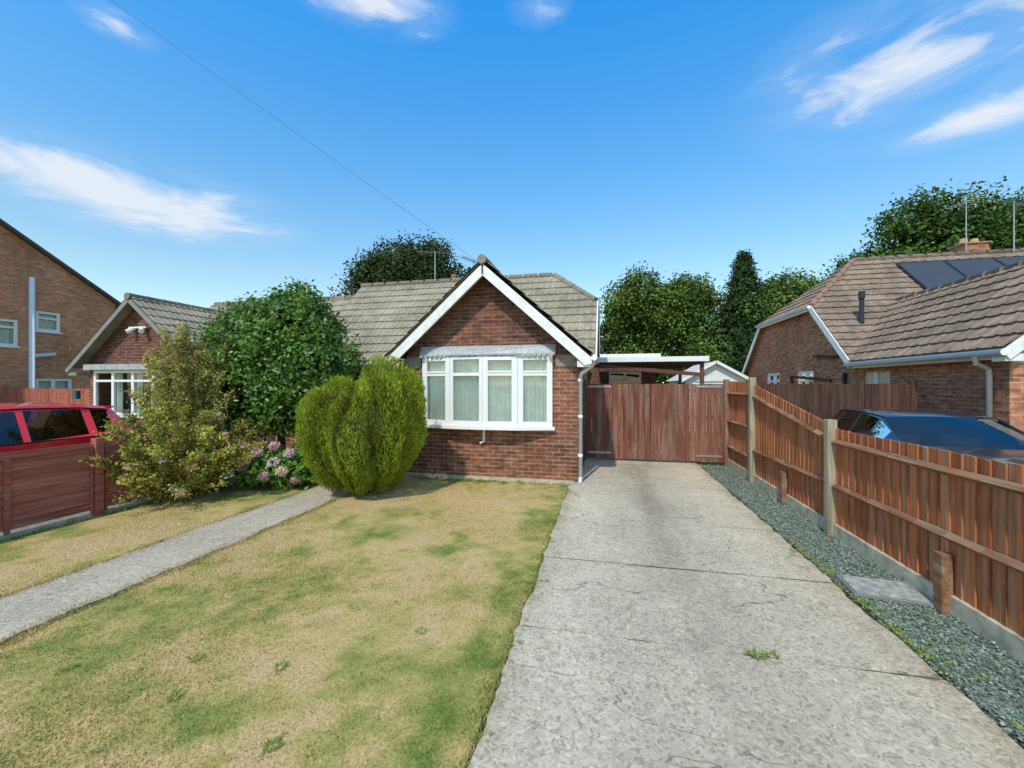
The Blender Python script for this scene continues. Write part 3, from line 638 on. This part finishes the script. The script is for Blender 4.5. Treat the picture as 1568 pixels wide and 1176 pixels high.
# ------------------------------------------------------------ fences and gate
def fence_top(y):
    if y>8.35: return 1.85
    if y>5.64: return 1.30+(1.78-1.30)*((y-5.64)/2.71)
    return 1.27
F=empty('timber_fence'); b=MB(); y=-1.5
while y<10.0:
    w=.115+random.uniform(-.008,.008); h0=fence_top(y)+random.uniform(-.008,.008); h1=fence_top(y+w)
    t0,t1=.012,.026
    b.add([(2.64,y,.16),(2.64,y+w+.01,.16),(2.64-t0,y+w+.01,.16),(2.64-t1,y,.16),(2.64,y,h0),(2.64,y+w+.01,h1),(2.64-t0,y+w+.01,h1),(2.64-t1,y,h0)],
          [(0,1,2,3),(4,5,6,7),(0,1,5,4),(1,2,6,5),(2,3,7,6),(3,0,4,7)])
    y+=w
b.build('boards',FENCEW,F)
b=MB()
def arris(y0,y1,z0,z1):
    n=8; ps=[]
    for i in range(n+1):
        q=i/n; s_=math.sin(q*math.pi)*random.uniform(-.006,.002); ps.append((y0+(y1-y0)*q,z0+(z1-z0)*q+s_))
    for (ya,za),(yb,zb) in zip(ps[:-1],ps[1:]):
        b.add([(2.614,ya,za-.036),(2.614,ya,za+.036),(2.565,ya,za),(2.614,yb,zb-.036),(2.614,yb,zb+.036),(2.565,yb,zb)],[(0,3,5,2),(1,2,5,4),(0,1,4,3)])
for y0,y1 in ((-1.4,.22),(.3,2.86),(2.94,5.58)):
    for z in (.62,1.12): arris(y0,y1,z,z+random.uniform(-.02,.02))
arris(5.70,8.29,.62,.60); arris(5.70,8.29,1.14,1.58); 
for z in (.45,1.0,1.6): arris(8.42,9.9,z,z)
b.build('rails',RAILW,F)
b=MB()
for y,h in ((8.35,1.92),(5.64,1.38),(2.9,1.36),(.26,1.36)): b.box(2.535,2.635,y-.05,y+.05,0,h)
b.build('posts',POSTW,F,.006)
b=MB()
for y,h in ((6.95,.5),(3.93,.48),(1.5,.52)): b.box(2.535,2.61,y-.045,y+.045,0,h)
b.build('stub_posts',RAILW,F,.005)
b=MB(); 
for y0,y1 in ((-1.4,.2),(.32,2.84),(2.96,5.58),(5.70,8.29),(8.41,9.9)): b.box(2.59,2.625,y0,y1,0,.17)
b.build('gravel_boards',CONC,F,.004)
Gt=empty('timber_gate'); b=MB(); x=-.44
while x<2.5:
    w=.118
    if abs(x-1.0)<.05: x+=.012
    b.box(x,x+w-.008,9.93+random.uniform(0,.006),9.955,.07+random.uniform(0,.02),1.80+random.uniform(-.012,.008)); x+=w
b.build('boards',GATEW,Gt)
b=MB()
for z in (.3,1.0,1.6): b.box(-.42,.98,9.956,10.0,z,z+.1); b.box(1.03,2.5,9.956,10.0,z,z+.1)
b.box(2.52,2.62,9.9,10.0,0,1.9); b.box(-.495,-.45,9.9,10.0,0,1.9); b.build('frame',GATEW,Gt)
b=MB()
for z in (.19,1.72): b.box(-.42,.12,9.918,9.926,z,z+.045); b.box(1.95,2.48,9.918,9.926,z,z+.045)
b.cyl((.98,9.91,.5),(.98,9.91,.04),.012,.012,8); b.build('hinges',METAL,Gt)
LF=empty('low_timber_fence'); b=MB()
for y0,y1 in ((-1.2,.78),(.88,2.5),(2.6,4.26),(4.40,6.1)):
    z=.1
    while z<.9:
        b.add([(-6.80,y0,z),(-6.80,y1,z),(-6.765,y1,z),(-6.765,y0,z),(-6.80,y0,z+.12),(-6.80,y1,z+.12),(-6.785,y1,z+.12),(-6.785,y0,z+.12)],[(0,1,2,3),(4,5,6,7),(0,1,5,4),(1,2,6,5),(2,3,7,6),(3,0,4,7)]); z+=.098
    b.box(-6.83,-6.755,y0,y1,.93,.96)
    n=3
    for q in range(n): yy=y0+(y1-y0)*(q)/(n-1); b.box(-6.765,-6.745,max(y0,yy-.025),min(y1,yy+.025),.06,.93)
b.build('boards',LFENW,LF)
b=MB()
for y in (-1.25,.83,2.55,4.33,6.15): b.box(-6.83,-6.73,y-.05,y+.05,0,1.06)
b.build('posts',LFENW,LF,.006)
b=MB()
for y0,y1 in ((-1.2,.78),(.88,2.5),(2.6,4.26),(4.40,6.1)): b.box(-6.80,-6.765,y0,y1,0,.055)
b.build('gravel_boards',CONC,LF)
def closeboard(name,x0,x1,y,h,mat):
    e=empty(name); b=MB(); x=x0
    while x<x1: b.box(x,x+.112,y+random.uniform(0,.012),y+.03,.03,h+random.uniform(-.01,.01)); x+=.118
    b.build('boards',mat,e); b=MB()
    for z in (.5,1.4): b.box(x0,x1,y+.031,y+.08,z,z+.08)
    b.box(x1,x1+.1,y-.02,y+.08,0,h+.05); b.box(x0-.1,x0-.002,y-.02,y+.08,0,h+.05); b.build('rails_and_posts',mat,e)
closeboard('side_gate_fence',3.2,6.0,10.0,1.8,DFENW)
closeboard('red_boundary_fence',-19.8,-14.8,10.0,1.65,LFENW)

# ------------------------------------------------------------ carport, extension, garage
K=empty('carport')
b=MB(); b.box(-.3,2.55,11.6,15.2,2.44,2.49); b.build('roof_sheet',WHITE,K)
b=MB(); b.box(-.32,2.57,11.56,11.6,2.39,2.52); b.box(2.55,2.59,11.6,15.2,2.39,2.52); b.build('fascia',WHITE,K)
b=MB()
for i in range(8): y=11.8+i*.46; b.box(-.28,2.5,y,y+.05,2.34,2.438)
for x,y in ((2.4,11.7),(2.4,15.0)): b.box(x,x+.09,y,y+.09,0,2.34)
b.beam((-.2,11.72,2.3),(2.5,11.72,2.04),.05,.10); b.build('timber_frame',plain('stained_timber',(.15,.05,.03),.7,var=.3),K)
X=empty('rear_extension'); b=MB(); wall(b,'y',15.4,-.5,1.7,0,2.7,[(.1,1.22,1.1,2.25)],.1); wall(b,'x',1.7,15.4,19,0,2.7); b.build('walls',BRICKD,X)
window(X,'y',15.4,.1,1.22,1.1,2.25,(.66,),1.95,curtain=False,fr=.08); b=MB(); b.box(-.6,1.85,15.25,19,2.7,2.86); b.build('flat_roof',PAINT,X)
Ga=empty('white_garage'); b=MB(); wall(b,'y',17,2.95,5.05,0,2.0,[(3.3,4.7,.02,1.9)],.1); b.poly([(2.95,17,2.0),(5.05,17,2.0),(4.0,17,2.58)]); wall(b,'x',2.95,17,21,0,2.0); b.build('walls',PAINT,Ga)
b=MB(); b.add([(2.75,16.8,1.93),(4.0,16.8,2.66),(5.25,16.8,1.93),(2.75,21,1.93),(4.0,21,2.66),(5.25,21,1.93)],[(0,1,4,3),(1,2,5,4)]); b.beam((2.75,16.8,1.9),(4.0,16.8,2.63),.03,.1);b.beam((5.25,16.8,1.9),(4.0,16.8,2.63),.03,.1); b.box(3.3,4.7,17.05,17.09,0,1.9); b.build('roof_and_door',WHITE,Ga)
closeboard('rear_garden_fence',-30,30,24,1.8,DFENW)

# ------------------------------------------------------------ vegetation
tree('bay_tree',[(-6.3,7.0,2.2,1.15,1.1,1.1),(-7.05,7.0,2.25,.8,.9,.95),(-5.5,7.1,2.1,.8,.9,1.0),(-6.6,7.1,2.75,.75,.8,.72),(-5.85,7.0,2.8,.7,.8,.76),(-6.2,6.6,1.5,1.0,.7,.75),(-5.4,6.9,1.4,.65,.7,.65),(-6.9,6.9,1.3,.7,.7,.6),(-5.75,7.0,3.25,.35,.4,.42)],
     (-6.2,7.0,0),1700,34,.10,(0.10,0.19,0.025),.085,.05,.09,LEAFG,fill=.2,low=-.8,var=.5)
def thuja():
    e=empty('thuja_conifer'); cx,cy=-3.87,6.12; Ps=[];As=[];Cs=[];Ns=[]
    cols=[(.05,.2,.44,1.82),
      (-.56,-.08,.40,1.72),(-.36,-.46,.40,1.70),(.26,-.54,.42,1.80),(.60,-.28,.38,1.96),(.66,.14,.36,1.98),(.46,.50,.36,1.90),(.0,.60,.36,1.74),(-.44,.40,.38,1.78),
      (-.38,-.04,.38,1.86),(.38,.0,.44,2.18)]
    CC=[];RR=[]
    for (dx,dy,r,zt) in cols: CC.append((dx,dy,(zt+.10)/2)); RR.append((r,r,(zt-.10)/2))
    CC=np.array(CC);RR=np.array(RR)
    for j,(dx,dy,r,zt) in enumerate(cols):
        n=14000; d=unit(rng.normal(size=(n,3)))
        s=rng.uniform(.86,1.03,(n,1))
        zz=d[:,2]; pw=2.7; rho=(1-np.abs(zz)**pw)**(1/pw); hxy=unit(np.column_stack([d[:,0],d[:,1],0*zz])) 
        q=np.column_stack([hxy[:,0]*rho,hxy[:,1]*rho,zz])*s*RR[j]+CC[j]
        nrm_=np.column_stack([hxy[:,0]*rho,hxy[:,1]*rho,zz*.8])
        mn=np.full(n,9.0)
        for k in range(len(cols)):
            if k==j: continue
            u_=(q-CC[k])/RR[k]; h_=(np.abs(np.hypot(u_[:,0],u_[:,1]))**pw+np.abs(u_[:,2])**pw)**(1/pw); mn=np.minimum(mn,h_)
        keep=mn>.93
        # vertical plumes: flutes round the plant and noisy tufts up each flute
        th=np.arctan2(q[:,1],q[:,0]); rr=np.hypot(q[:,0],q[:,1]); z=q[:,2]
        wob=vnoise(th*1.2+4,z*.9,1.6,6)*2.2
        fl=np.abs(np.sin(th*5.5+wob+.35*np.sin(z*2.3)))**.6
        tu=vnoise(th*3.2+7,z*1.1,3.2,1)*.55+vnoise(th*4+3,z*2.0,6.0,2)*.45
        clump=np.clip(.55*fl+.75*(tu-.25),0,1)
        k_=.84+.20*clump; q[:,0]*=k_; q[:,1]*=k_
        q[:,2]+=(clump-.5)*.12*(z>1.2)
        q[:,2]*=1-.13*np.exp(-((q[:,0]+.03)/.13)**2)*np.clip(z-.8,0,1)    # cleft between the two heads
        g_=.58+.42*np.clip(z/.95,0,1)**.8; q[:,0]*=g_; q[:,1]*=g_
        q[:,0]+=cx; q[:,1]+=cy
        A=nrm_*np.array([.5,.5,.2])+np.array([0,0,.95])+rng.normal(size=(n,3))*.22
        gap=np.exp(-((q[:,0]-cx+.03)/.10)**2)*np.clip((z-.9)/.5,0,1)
        b_=((.30+.85*clump)*rng.uniform(.7,1.3,n)*(1-.45*gap))[:,None]  # crease shade put into the leaf colour: darker in flutes and cleft
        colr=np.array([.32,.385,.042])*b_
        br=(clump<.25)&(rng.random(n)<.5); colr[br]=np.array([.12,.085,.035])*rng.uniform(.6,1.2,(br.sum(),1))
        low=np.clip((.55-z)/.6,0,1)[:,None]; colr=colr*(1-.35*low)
        Ps.append(q[keep]);As.append(A[keep]);Ns.append((nrm_+rng.normal(size=(n,3))*.7)[keep]);Cs.append(colr[keep])
    P=np.concatenate(Ps);n=len(P)
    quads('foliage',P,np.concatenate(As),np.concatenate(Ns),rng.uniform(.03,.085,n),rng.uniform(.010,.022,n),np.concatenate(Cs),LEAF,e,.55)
    b=MB(); b.cyl((cx,cy,0),(cx,cy,.5),.09,.07)
    for k in range(7): a=k*.9; b.cyl((cx,cy,.1),(cx+.5*math.cos(a),cy+.5*math.sin(a),1.2),.05,.02,6)
    b.build('trunk',BARK,e)
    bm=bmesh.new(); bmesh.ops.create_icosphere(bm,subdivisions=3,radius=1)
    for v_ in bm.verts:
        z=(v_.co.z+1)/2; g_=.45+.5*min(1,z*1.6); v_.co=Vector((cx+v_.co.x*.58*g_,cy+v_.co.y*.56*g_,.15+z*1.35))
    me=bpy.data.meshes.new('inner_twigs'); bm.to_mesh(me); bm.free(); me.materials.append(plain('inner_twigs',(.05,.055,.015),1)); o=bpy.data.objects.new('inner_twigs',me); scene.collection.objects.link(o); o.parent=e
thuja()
def shrub(name,cx,cy,nst,hr,spread,lpc,col,L,W,tips=None,arch=.25):
    e=empty(name); b=MB(); Ps=[];Cs=[];Ts=[]
    for i in range(nst):
        a=rng.uniform(0,2*math.pi); s=spread*rng.random()**.7; h=rng.uniform(*hr)*(1-.35*(s/spread)**2)
        p0=np.array([cx+rng.normal()*.12,cy+rng.normal()*.12,0]); pts=[]
        for k in range(7):
            t_=k/6; pts.append(p0+np.array([math.cos(a)*s*t_**1.3,math.sin(a)*s*t_**1.3,h*(t_-arch*t_**3*s/spread)])+rng.normal(size=3)*.02*k/3)
        for k in range(6): b.cyl(pts[k],pts[k+1],.012*(1-k/7),.012*(1-(k+1)/7),5,False)
        m=int(lpc*h); tt=rng.random(m)**.75*.93+.07
        idx=np.clip((tt*6).astype(int),0,5); fr=tt*6-idx; PT=np.array(pts)
        q=PT[idx]*(1-fr[:,None])+PT[idx+1]*fr[:,None]+rng.normal(size=(m,3))*(.085-.05*tt[:,None])
        base=np.array(col)*rng.uniform(.6,1.4)
        cc=base*rng.uniform(.7,1.35,(m,1)); dead=rng.random(m)<.12; cc[dead]=np.array([.36,.19,.08])*rng.uniform(.6,1.3,(dead.sum(),1))
        Ps.append(q);Cs.append(cc)
        if tips is not None and rng.random()<.3: Ts.append(pts[-1])
    P=np.concatenate(Ps); N=rng.normal(size=P.shape)+np.array([0,-.3,.6]); A=np.cross(N,rng.normal(size=P.shape))
    quads('foliage',P,A,N,rng.uniform(.6,1.3,len(P))*L,rng.uniform(.7,1.3,len(P))*W,np.concatenate(Cs),LEAF,e)
    b.build('stems',plain('stem_wood',(.24,.16,.09),.9),e)
    if Ts:
        T=np.repeat(np.array(Ts),30,axis=0)+rng.normal(size=(30*len(Ts),3))*.022
        quads('flowers',T,rng.normal(size=T.shape),rng.normal(size=T.shape),.03,.026,np.array(tips)*rng.uniform(.7,1.2,(len(T),1)),PETAL,e)
shrub('rose_shrub',-6.6,5.30,170,(.6,1.75),1.15,300,(.37,.36,.085),.055,.031,(.65,.42,.38))
shrub('buddleja_shrub',-6.90,5.70,90,(1.7,3.0),.74,290,(.38,.36,.12),.068,.025,(.50,.38,.30),.1)
def hydr():
    e=empty('hydrangea'); cx,cy=-5.6,6.25; P,N,Cc=crown([(cx,cy,.30,.45,.4,.32),(cx+.35,cy+.1,.24,.35,.35,.25),(cx-.3,cy,.28,.35,.35,.30)],260,14,.06,(.15,.28,.05))
    A=np.cross(N,rng.normal(size=P.shape)); quads('leaves',P,A,N,.11,.075,Cc,LEAF,e)
    T=[];Cs=[]
    for (x,y,z,c_) in [(-5.95,5.85,.42,(.85,.42,.55)),(-5.70,5.88,.66,(.82,.6,.68)),(-5.5,5.83,.28,(.85,.45,.58)),(-5.40,5.92,.50,(.8,.66,.7)),(-5.22,5.90,.36,(.88,.72,.6)),(-5.08,6.05,.2,(.82,.48,.55)),(-5.55,6.1,.74,(.8,.56,.62)),(-5.25,6.1,.62,(.8,.6,.66))]:
        m=300; d=unit(rng.normal(size=(m,3))); T.append(np.array([x,y,z])+d*np.array([.085,.085,.065])); Cs.append(np.array(c_)*rng.uniform(.65,1.15,(m,1)))
    T=np.concatenate(T); quads('flower_heads',T,rng.normal(size=T.shape),rng.normal(size=T.shape),.032,.03,np.concatenate(Cs),PETAL,e)
    b=MB()
    for i in range(14): a=rng.uniform(0,6.28); b.cyl((cx,cy,0),(cx+.45*math.cos(a),cy+.3*math.sin(a),.45),.01,.006,5)
    b.build('stems',BARK,e)
hydr()
def lob(cx,cy,cz,R_,n,sq=.8,seed=0):
    r=random.Random(seed); out=[(cx,cy,cz,R_*.75,R_*.7,R_*.7*sq)]
    for i in range(n):
        a=2*math.pi*i/n+r.uniform(-.3,.3); el=r.uniform(-.5,1.1); q=R_*r.uniform(.5,.72)
        out.append((cx+q*math.cos(a)*math.cos(el*.8),cy+q*math.sin(a)*.8,cz+q*math.sin(el)*sq*1.0,R_*r.uniform(.28,.42),R_*r.uniform(.3,.4),R_*r.uniform(.25,.36)))
    return out
tree('ash_tree',lob(-11.0,22,7.0,3.3,10,.8,1)+[(-13.8,22,6.9,1.4,1.2,1.1),(-8.4,22,7.1,1.5,1.2,1.2),(-11.4,22,9.0,1.5,1.1,.9),(-9.8,22,8.8,1.3,1.1,.9),(-12.9,22,8.4,1.2,1.1,.9)],(-11.0,22,0),1000,44,.34,(0.05,0.07,0.025),.20,.10,.25,FAR,low=-1,fill=.3,var=.45)
tree('oak_tree',lob(2.6,27,5.0,3.7,10,.85,2)+lob(4.2,27,6.2,2.5,6,.85,3)+[(2.0,26,2.8,2.2,1.5,1.5),(5.0,26,3.2,2,1.5,1.8)],(3,27,0),1500,44,.30,(0.095,0.145,0.03),.18,.115,.3,FAR,low=-1,fill=.25,var=.65)
tree('oak_tree',lob(8.6,28,5.0,3.4,9,.8,4)+lob(11.2,30,6.0,3.3,8,.8,5)+[(6.5,27,4.4,1.9,1.5,2.8),(9.0,27,3,2.5,1.5,2.4)],(9,28.5,0),1600,44,.30,(0.11,0.165,0.04),.18,.115,.3,FAR,low=-1,fill=.25,var=.65)
tree('oak_tree',lob(19,27,8.4,4.7,12,.8,6)+lob(24,27,8.8,4.6,9,.8,7)+lob(15.4,27,7.1,3.2,8,.7,8),(19,27,0),2800,44,.34,(0.075,0.125,0.028),.20,.125,.45,FAR,low=-1,fill=.25,var=.65)
def conifer(name,x,y,h,r):
    e=empty(name); Ps=[];Ns=[];Cs=[];n=420; b=MB(); b.cyl((x,y,0),(x,y,h*.95),.25,.03)
    for i in range(n):
        t_=(i/n); z=h*(.2+.8*t_); rr=r*(1-t_)**.6*rng.uniform(.5,1.2)+.06; a=i*2.4
        m=60; s=rng.random(m)**.6; q=np.column_stack([x+math.cos(a)*rr*s,y+math.sin(a)*rr*s,z-.25*s*rr])+rng.normal(size=(m,3))*.12
        Ps.append(q);Ns.append(rng.normal(size=(m,3))+np.array([math.cos(a),math.sin(a),1]));Cs.append(np.array([.045,.075,.028])*rng.uniform(.6,1.4)*rng.uniform(.7,1.3,(m,1)))
    P=np.concatenate(Ps);N=np.concatenate(Ns); quads('foliage',P,np.cross(N,rng.normal(size=P.shape)),N,.2,.08,np.concatenate(Cs),FAR,e); b.build('trunk',BARK,e)
conifer('leyland_cypress',7.6,26,9.1,1.9)
P,N,Cc=crown([(x,33+random.uniform(-2,2),random.uniform(1.2,2.4),3.2,2.0,random.uniform(1.8,2.8)) for x in range(-60,62,4)],1600,24,.5,(.09,.135,.035),low=-.3)
quads('distant_tree_line',P,np.cross(N,rng.normal(size=P.shape)),N,.45,.3,Cc,FAR)

# ------------------------------------------------------------ cars
def car(name,loc,rot,paint,L=4.25,hs=1.0):
    e=empty(name); st=[
     (0.00,.66,.60,.50,.63,'b'),(.12,.78,.68,.58,.73,'b'),(.45,.86,.80,.64,.87,'b'),(.9,.89,.88,.68,.95,'b'),(1.22,.90,.93,.70,1.00,'b'),
     (1.62,.90,.94,.655,1.22,'w'),(2.0,.90,.95,.62,1.40,'w'),(2.08,.90,.95,.615,1.43,'p'),(2.35,.90,.955,.61,1.465,'g'),(2.72,.90,.96,.61,1.475,'g'),(2.80,.90,.965,.61,1.475,'p'),(3.2,.90,.98,.60,1.465,'g'),(3.5,.89,1.0,.59,1.45,'g'),(3.62,.885,1.01,.585,1.44,'p'),
     (3.86,.87,1.02,.57,1.41,'g'),(3.98,.86,1.02,.56,1.385,'p'),(4.14,.84,1.02,.60,1.16,'r'),(4.22,.80,.98,.62,1.0,'p'),(4.27,.70,.7,.5,.72,'p')]
    V=[];Fp=[];Fg=[];n=9
    for (y,hw,zb,rh,zr,k) in st:
        zr=zb+(zr-zb)*hs
        low=.22 if .05<y<4.25 else .32
        g=[(hw*.93,low),(hw*.99,.42),(hw,.62 if zb>.7 else .5),(hw*.985,zb-.03),(hw*.95,zb),(rh+(hw-rh)*.18,zb+(zr-zb)*.80),(rh,zb+(zr-zb)*.92),(rh*.6,zb+(zr-zb)*.985),(0,zr)]
        V.append(g)
    verts=[];cols=len(st)
    for sgn in (1,-1):
        for g,s in zip(V,st):
            for x,z in g: verts.append((sgn*x,s[0],z))
    for si in (0,1):
        o=si*cols*n
        for i in range(cols-1):
            k=st[i+1][5]
            for j in range(n-1):
                f=(o+i*n+j,o+i*n+j+1,o+(i+1)*n+j+1,o+(i+1)*n+j)
                glass=(k=='g' and j==4) or (k=='w' and j>=6) or (k=='w' and j==4 and i>4) or (k=='r' and j>=6)
                (Fg if glass else Fp).append(f)
        Fp.append([o+j for j in range(n)]); Fp.append([o+(cols-1)*n+j for j in range(n)])
    for nm,F_,mt in (('body',Fp,paint),('glass',Fg,CARGLASS)):
        bm=bmesh.new(); vv=[bm.verts.new(v_) for v_ in verts]
        for f in F_:
            try: bm.faces.new([vv[i] for i in f])
            except ValueError: pass
        for v_ in [v_ for v_ in bm.verts if not v_.link_faces]: bm.verts.remove(v_)
        bmesh.ops.remove_doubles(bm,verts=bm.verts,dist=.0008); bmesh.ops.recalc_face_normals(bm,faces=bm.faces)
        me=bpy.data.meshes.new(nm); bm.to_mesh(me); bm.free(); me.polygons.foreach_set('use_smooth',[True]*len(me.polygons)); me.materials.append(mt)
        o_=bpy.data.objects.new(nm,me); scene.collection.objects.link(o_); o_.parent=e
        if nm=='body':
            es=o_.modifiers.new('es','EDGE_SPLIT'); es.split_angle=R(38)
    b=MB(); b.box(-.78,.78,.3,4.0,.20,.5); 
    for y in (.78,3.42):
        for s in (-1,1): b.cyl((s*.66,y,.31),(s*.915,y,.31),.315,.315,24)
    b.build('tyres',RUBBER,e)
    b=MB()
    for y in (.78,3.42):
        for s in (-1,1):
            b.cyl((s*.90,y,.31),(s*.925,y,.31),.19,.19,20)
            for q in range(5): a=q*1.257; b.beam((s*.928,y,.31),(s*.928,y+.19*math.cos(a),.31+.19*math.sin(a)),.015,.05,(s,0,0))
    b.build('wheels',METAL,e)
    b=MB()
    for s in (-1,1):
        b.beam((s*.88,1.58,1.0),(s*1.03,1.60,1.02),.05,.04); b.add([(s*.97,1.50,.98),(s*1.14,1.53,.99),(s*1.14,1.53,1.10),(s*.97,1.50,1.12),(s*.98,1.64,.98),(s*1.12,1.66,.99),(s*1.12,1.66,1.10),(s*.98,1.64,1.12)],[(0,1,2,3),(4,5,6,7),(0,1,5,4),(1,2,6,5),(2,3,7,6),(3,0,4,7)])
    b.build('mirrors',paint,e,.015)
    b=MB()
    def rz(zb,zr,f): return zb+(zr-zb)*hs*f
    for s in (-1,1):
        b.tube([(s*.70,1.25,rz(.93,1.0,.9)),(s*.665,1.62,rz(.94,1.22,.93)),(s*.628,2.0,rz(.95,1.40,.93)),(s*.645,2.35,rz(.955,1.465,.86)),(s*.648,2.8,rz(.965,1.475,.86)),(s*.64,3.5,rz(1.0,1.45,.86)),(s*.62,3.9,rz(1.02,1.40,.86))],.011,6)
        b.box(s*.872-.012,s*.872+.012,1.7,3.9,.955,.97)
        b.tube([(s*.05,1.26,rz(.93,1.0,1)+.012),(s*.55,1.30,rz(.93,1.02,1)+.01)],.008,6)
    b.build('window_trim',BLACK,e)
    b=MB()
    for s in (-1,1): b.box(min(s*.52,s*.78),max(s*.52,s*.78),.03,.2,.58,.70)
    b.build('headlights',plain('lamp_glass',(.7,.7,.72),.1),e,.02)
    b=MB()
    for s in (-1,1): b.box(min(s*.60,s*.83),max(s*.60,s*.83),4.12,4.245,.74,.96)
    b.build('tail_lights',plain('tail_red',(.35,.01,.01),.2),e,.02)
    b=MB(); 
    for x in (-.36,.36):
        b.box(x-.24,x+.24,2.25,2.37,.6,1.12); b.box(x-.13,x+.13,2.3,2.38,1.13,1.28); b.box(x-.24,x+.24,3.25,3.37,.6,1.1)
    b.box(-.75,.75,1.35,1.8,.7,.93); b.build('seats_and_dash',plain('car_interior',(.05,.05,.052),.8),e,.03)
    b=MB(); b.box(-.52,.52,3.9,4.06,rz(1.02,1.39,1)-.03,rz(1.02,1.39,1)); b.build('spoiler',paint,e,.01)
    e.location=loc; e.rotation_euler=(0,0,rot); return e
def carpaint(name,col,metal=0.3):
    m,t,p,o=newmat(name); fl=noise(t,objc(t),700,1)
    setin(t,p,col=mixc(t,.3,col,ramp(t,fl,[(.4,.7),(.6,1.3)]),'MULTIPLY'),rough=.28,metal=metal,spec=.5,coat=1.0); p.inputs['Coat Roughness'].default_value=.04; return m
CARGLASS=glassmat('car_glass',(.45,.50,.48),1.2)
car('red_car',(-8.92,1.55,0),0,carpaint('red_paint',(.85,.015,.03),.0),hs=1.08)
car('dark_blue_car',(4.38,5.25,0),R(-9),carpaint('dark_blue_paint',(.02,.025,.035),.3),hs=.84)

T=empty('telegraph_pole'); b=MB(); b.cyl((-9.6,-2.7,0),(-9.6,-2.7,9.2),.14,.10,14); b.build('pole',BARK,T)
b=MB(); a_=Vector((-2.25,7.4,4.02)); c_=Vector((-9.6,-2.7,9.0))
pts=[]
for i in range(33):
    q=i/32; l=a_.lerp(c_,q); l.z-=.10*math.sin(math.pi*q)*1.0; pts.append(l)
b.tube(pts,.0032,5); b.build('overhead_wire',plain('wire',(.10,.12,.15),.6),T)

# ------------------------------------------------------------ world sky
SUN_AZ=R(191); SUN_EL=R(49)
w=bpy.data.worlds.new('World'); scene.world=w; w.use_nodes=True; t=w.node_tree; t.nodes.clear()
sky=nd(t,'ShaderNodeTexSky',sky_type='NISHITA',sun_disc=False,sun_elevation=SUN_EL,sun_rotation=SUN_AZ,air_density=1.0,dust_density=0.3,ozone_density=2.0)
gen=nd(t,'ShaderNodeTexCoord').outputs['Generated']
sx=nd(t,'ShaderNodeSeparateXYZ',{0:nd(t,'ShaderNodeVectorMath',{0:gen},operation='NORMALIZE').outputs[0]})
az=math_(t,'DEGREES',math_(t,'ARCTAN2',sx.outputs[0],sx.outputs[1])); el=math_(t,'DEGREES',math_(t,'ARCSINE',sx.outputs[2]))
grade=ramp(t,math_(t,'DIVIDE',el,90.0,clamp=True),[(0.0,(.54,.48,.39)),(.14,(.44,.49,.43)),(.28,(.28,.53,.60)),(.47,(.10,.56,.80)),(.60,(.7,.70,.62)),(1.0,(1.25,.80,.52))])
skc=mixc(t,1.0,sky.outputs[0],grade,'MULTIPLY')
skc=nd(t,'ShaderNodeVectorMath',{0:skc,'Scale':3.6},operation='SCALE').outputs[0]
av=nd(t,'ShaderNodeCombineXYZ',{0:math_(t,'MULTIPLY',az,.055),1:math_(t,'MULTIPLY',el,.17),2:3.0}).outputs[0]
n1=noise(t,av,1.8,8,.60,.5); 
nn=math_(t,'MULTIPLY_ADD',n1,3.0,-1.0,clamp=True)
tot=None
for (a0,e0,wa,he,k) in [(-55,18.6,18,4.4,1.35),(-31,41.2,12,3.4,1.0),(31,29.5,18,7.5,.82),(37,23.2,10,2.4,1.0),(-55.8,32,4,1.5,.9),(-9,42,5,2,.5),(-66,8,10,3,.7)]:
    dx=math_(t,'DIVIDE',math_(t,'SUBTRACT',az,a0),wa); dy=math_(t,'DIVIDE',math_(t,'SUBTRACT',el,e0),he)
    r=math_(t,'SQRT',math_(t,'ADD',math_(t,'MULTIPLY',dx,dx),math_(t,'MULTIPLY',dy,dy)))
    m_=math_(t,'MULTIPLY',math_(t,'SUBTRACT',1.0,r,clamp=True),k)
    tot=m_ if tot is None else math_(t,'MAXIMUM',tot,m_)
dens=math_(t,'MULTIPLY',math_(t,'SUBTRACT',math_(t,'MULTIPLY_ADD',tot,1.35,nn),1.05),1.2,clamp=True)
dens=math_(t,'MULTIPLY',dens,math_(t,'MULTIPLY',tot,5.0,clamp=True))
veil=math_(t,'MULTIPLY',tot,.9,clamp=True)
dens=math_(t,'MAXIMUM',dens,math_(t,'MULTIPLY',veil,math_(t,'MULTIPLY',nn,.65)))
col=mixc(t,math_(t,'MULTIPLY',dens,.86),skc,(7.2,7.5,8.0))
bg=nd(t,'ShaderNodeBackground',{0:col,1:0.12}); ow=nd(t,'ShaderNodeOutputWorld'); t.links.new(bg.outputs[0],ow.inputs[0])
sl=bpy.data.lights.new('sun','SUN'); sl.energy=3.2; sl.angle=R(1.5); sl.color=(1,.92,.78); so_=bpy.data.objects.new('sun',sl); scene.collection.objects.link(so_)
dv=Vector((math.sin(SUN_AZ)*math.cos(SUN_EL),math.cos(SUN_AZ)*math.cos(SUN_EL),math.sin(SUN_EL))); so_.rotation_euler=(-dv).to_track_quat('-Z','Y').to_euler(); so_.location=(0,0,20)
cam=bpy.data.cameras.new('camera'); co=bpy.data.objects.new('camera',cam); scene.collection.objects.link(co); scene.camera=co
cam.sensor_width=36; cam.lens=640/1568*36; cam.clip_end=2000; cam.clip_start=.05
co.location=(0,0,1.8); co.rotation_euler=(R(90),0,math.atan(144/640))
scene.view_settings.view_transform='Standard'; scene.view_settings.look='None'; scene.view_settings.exposure=0
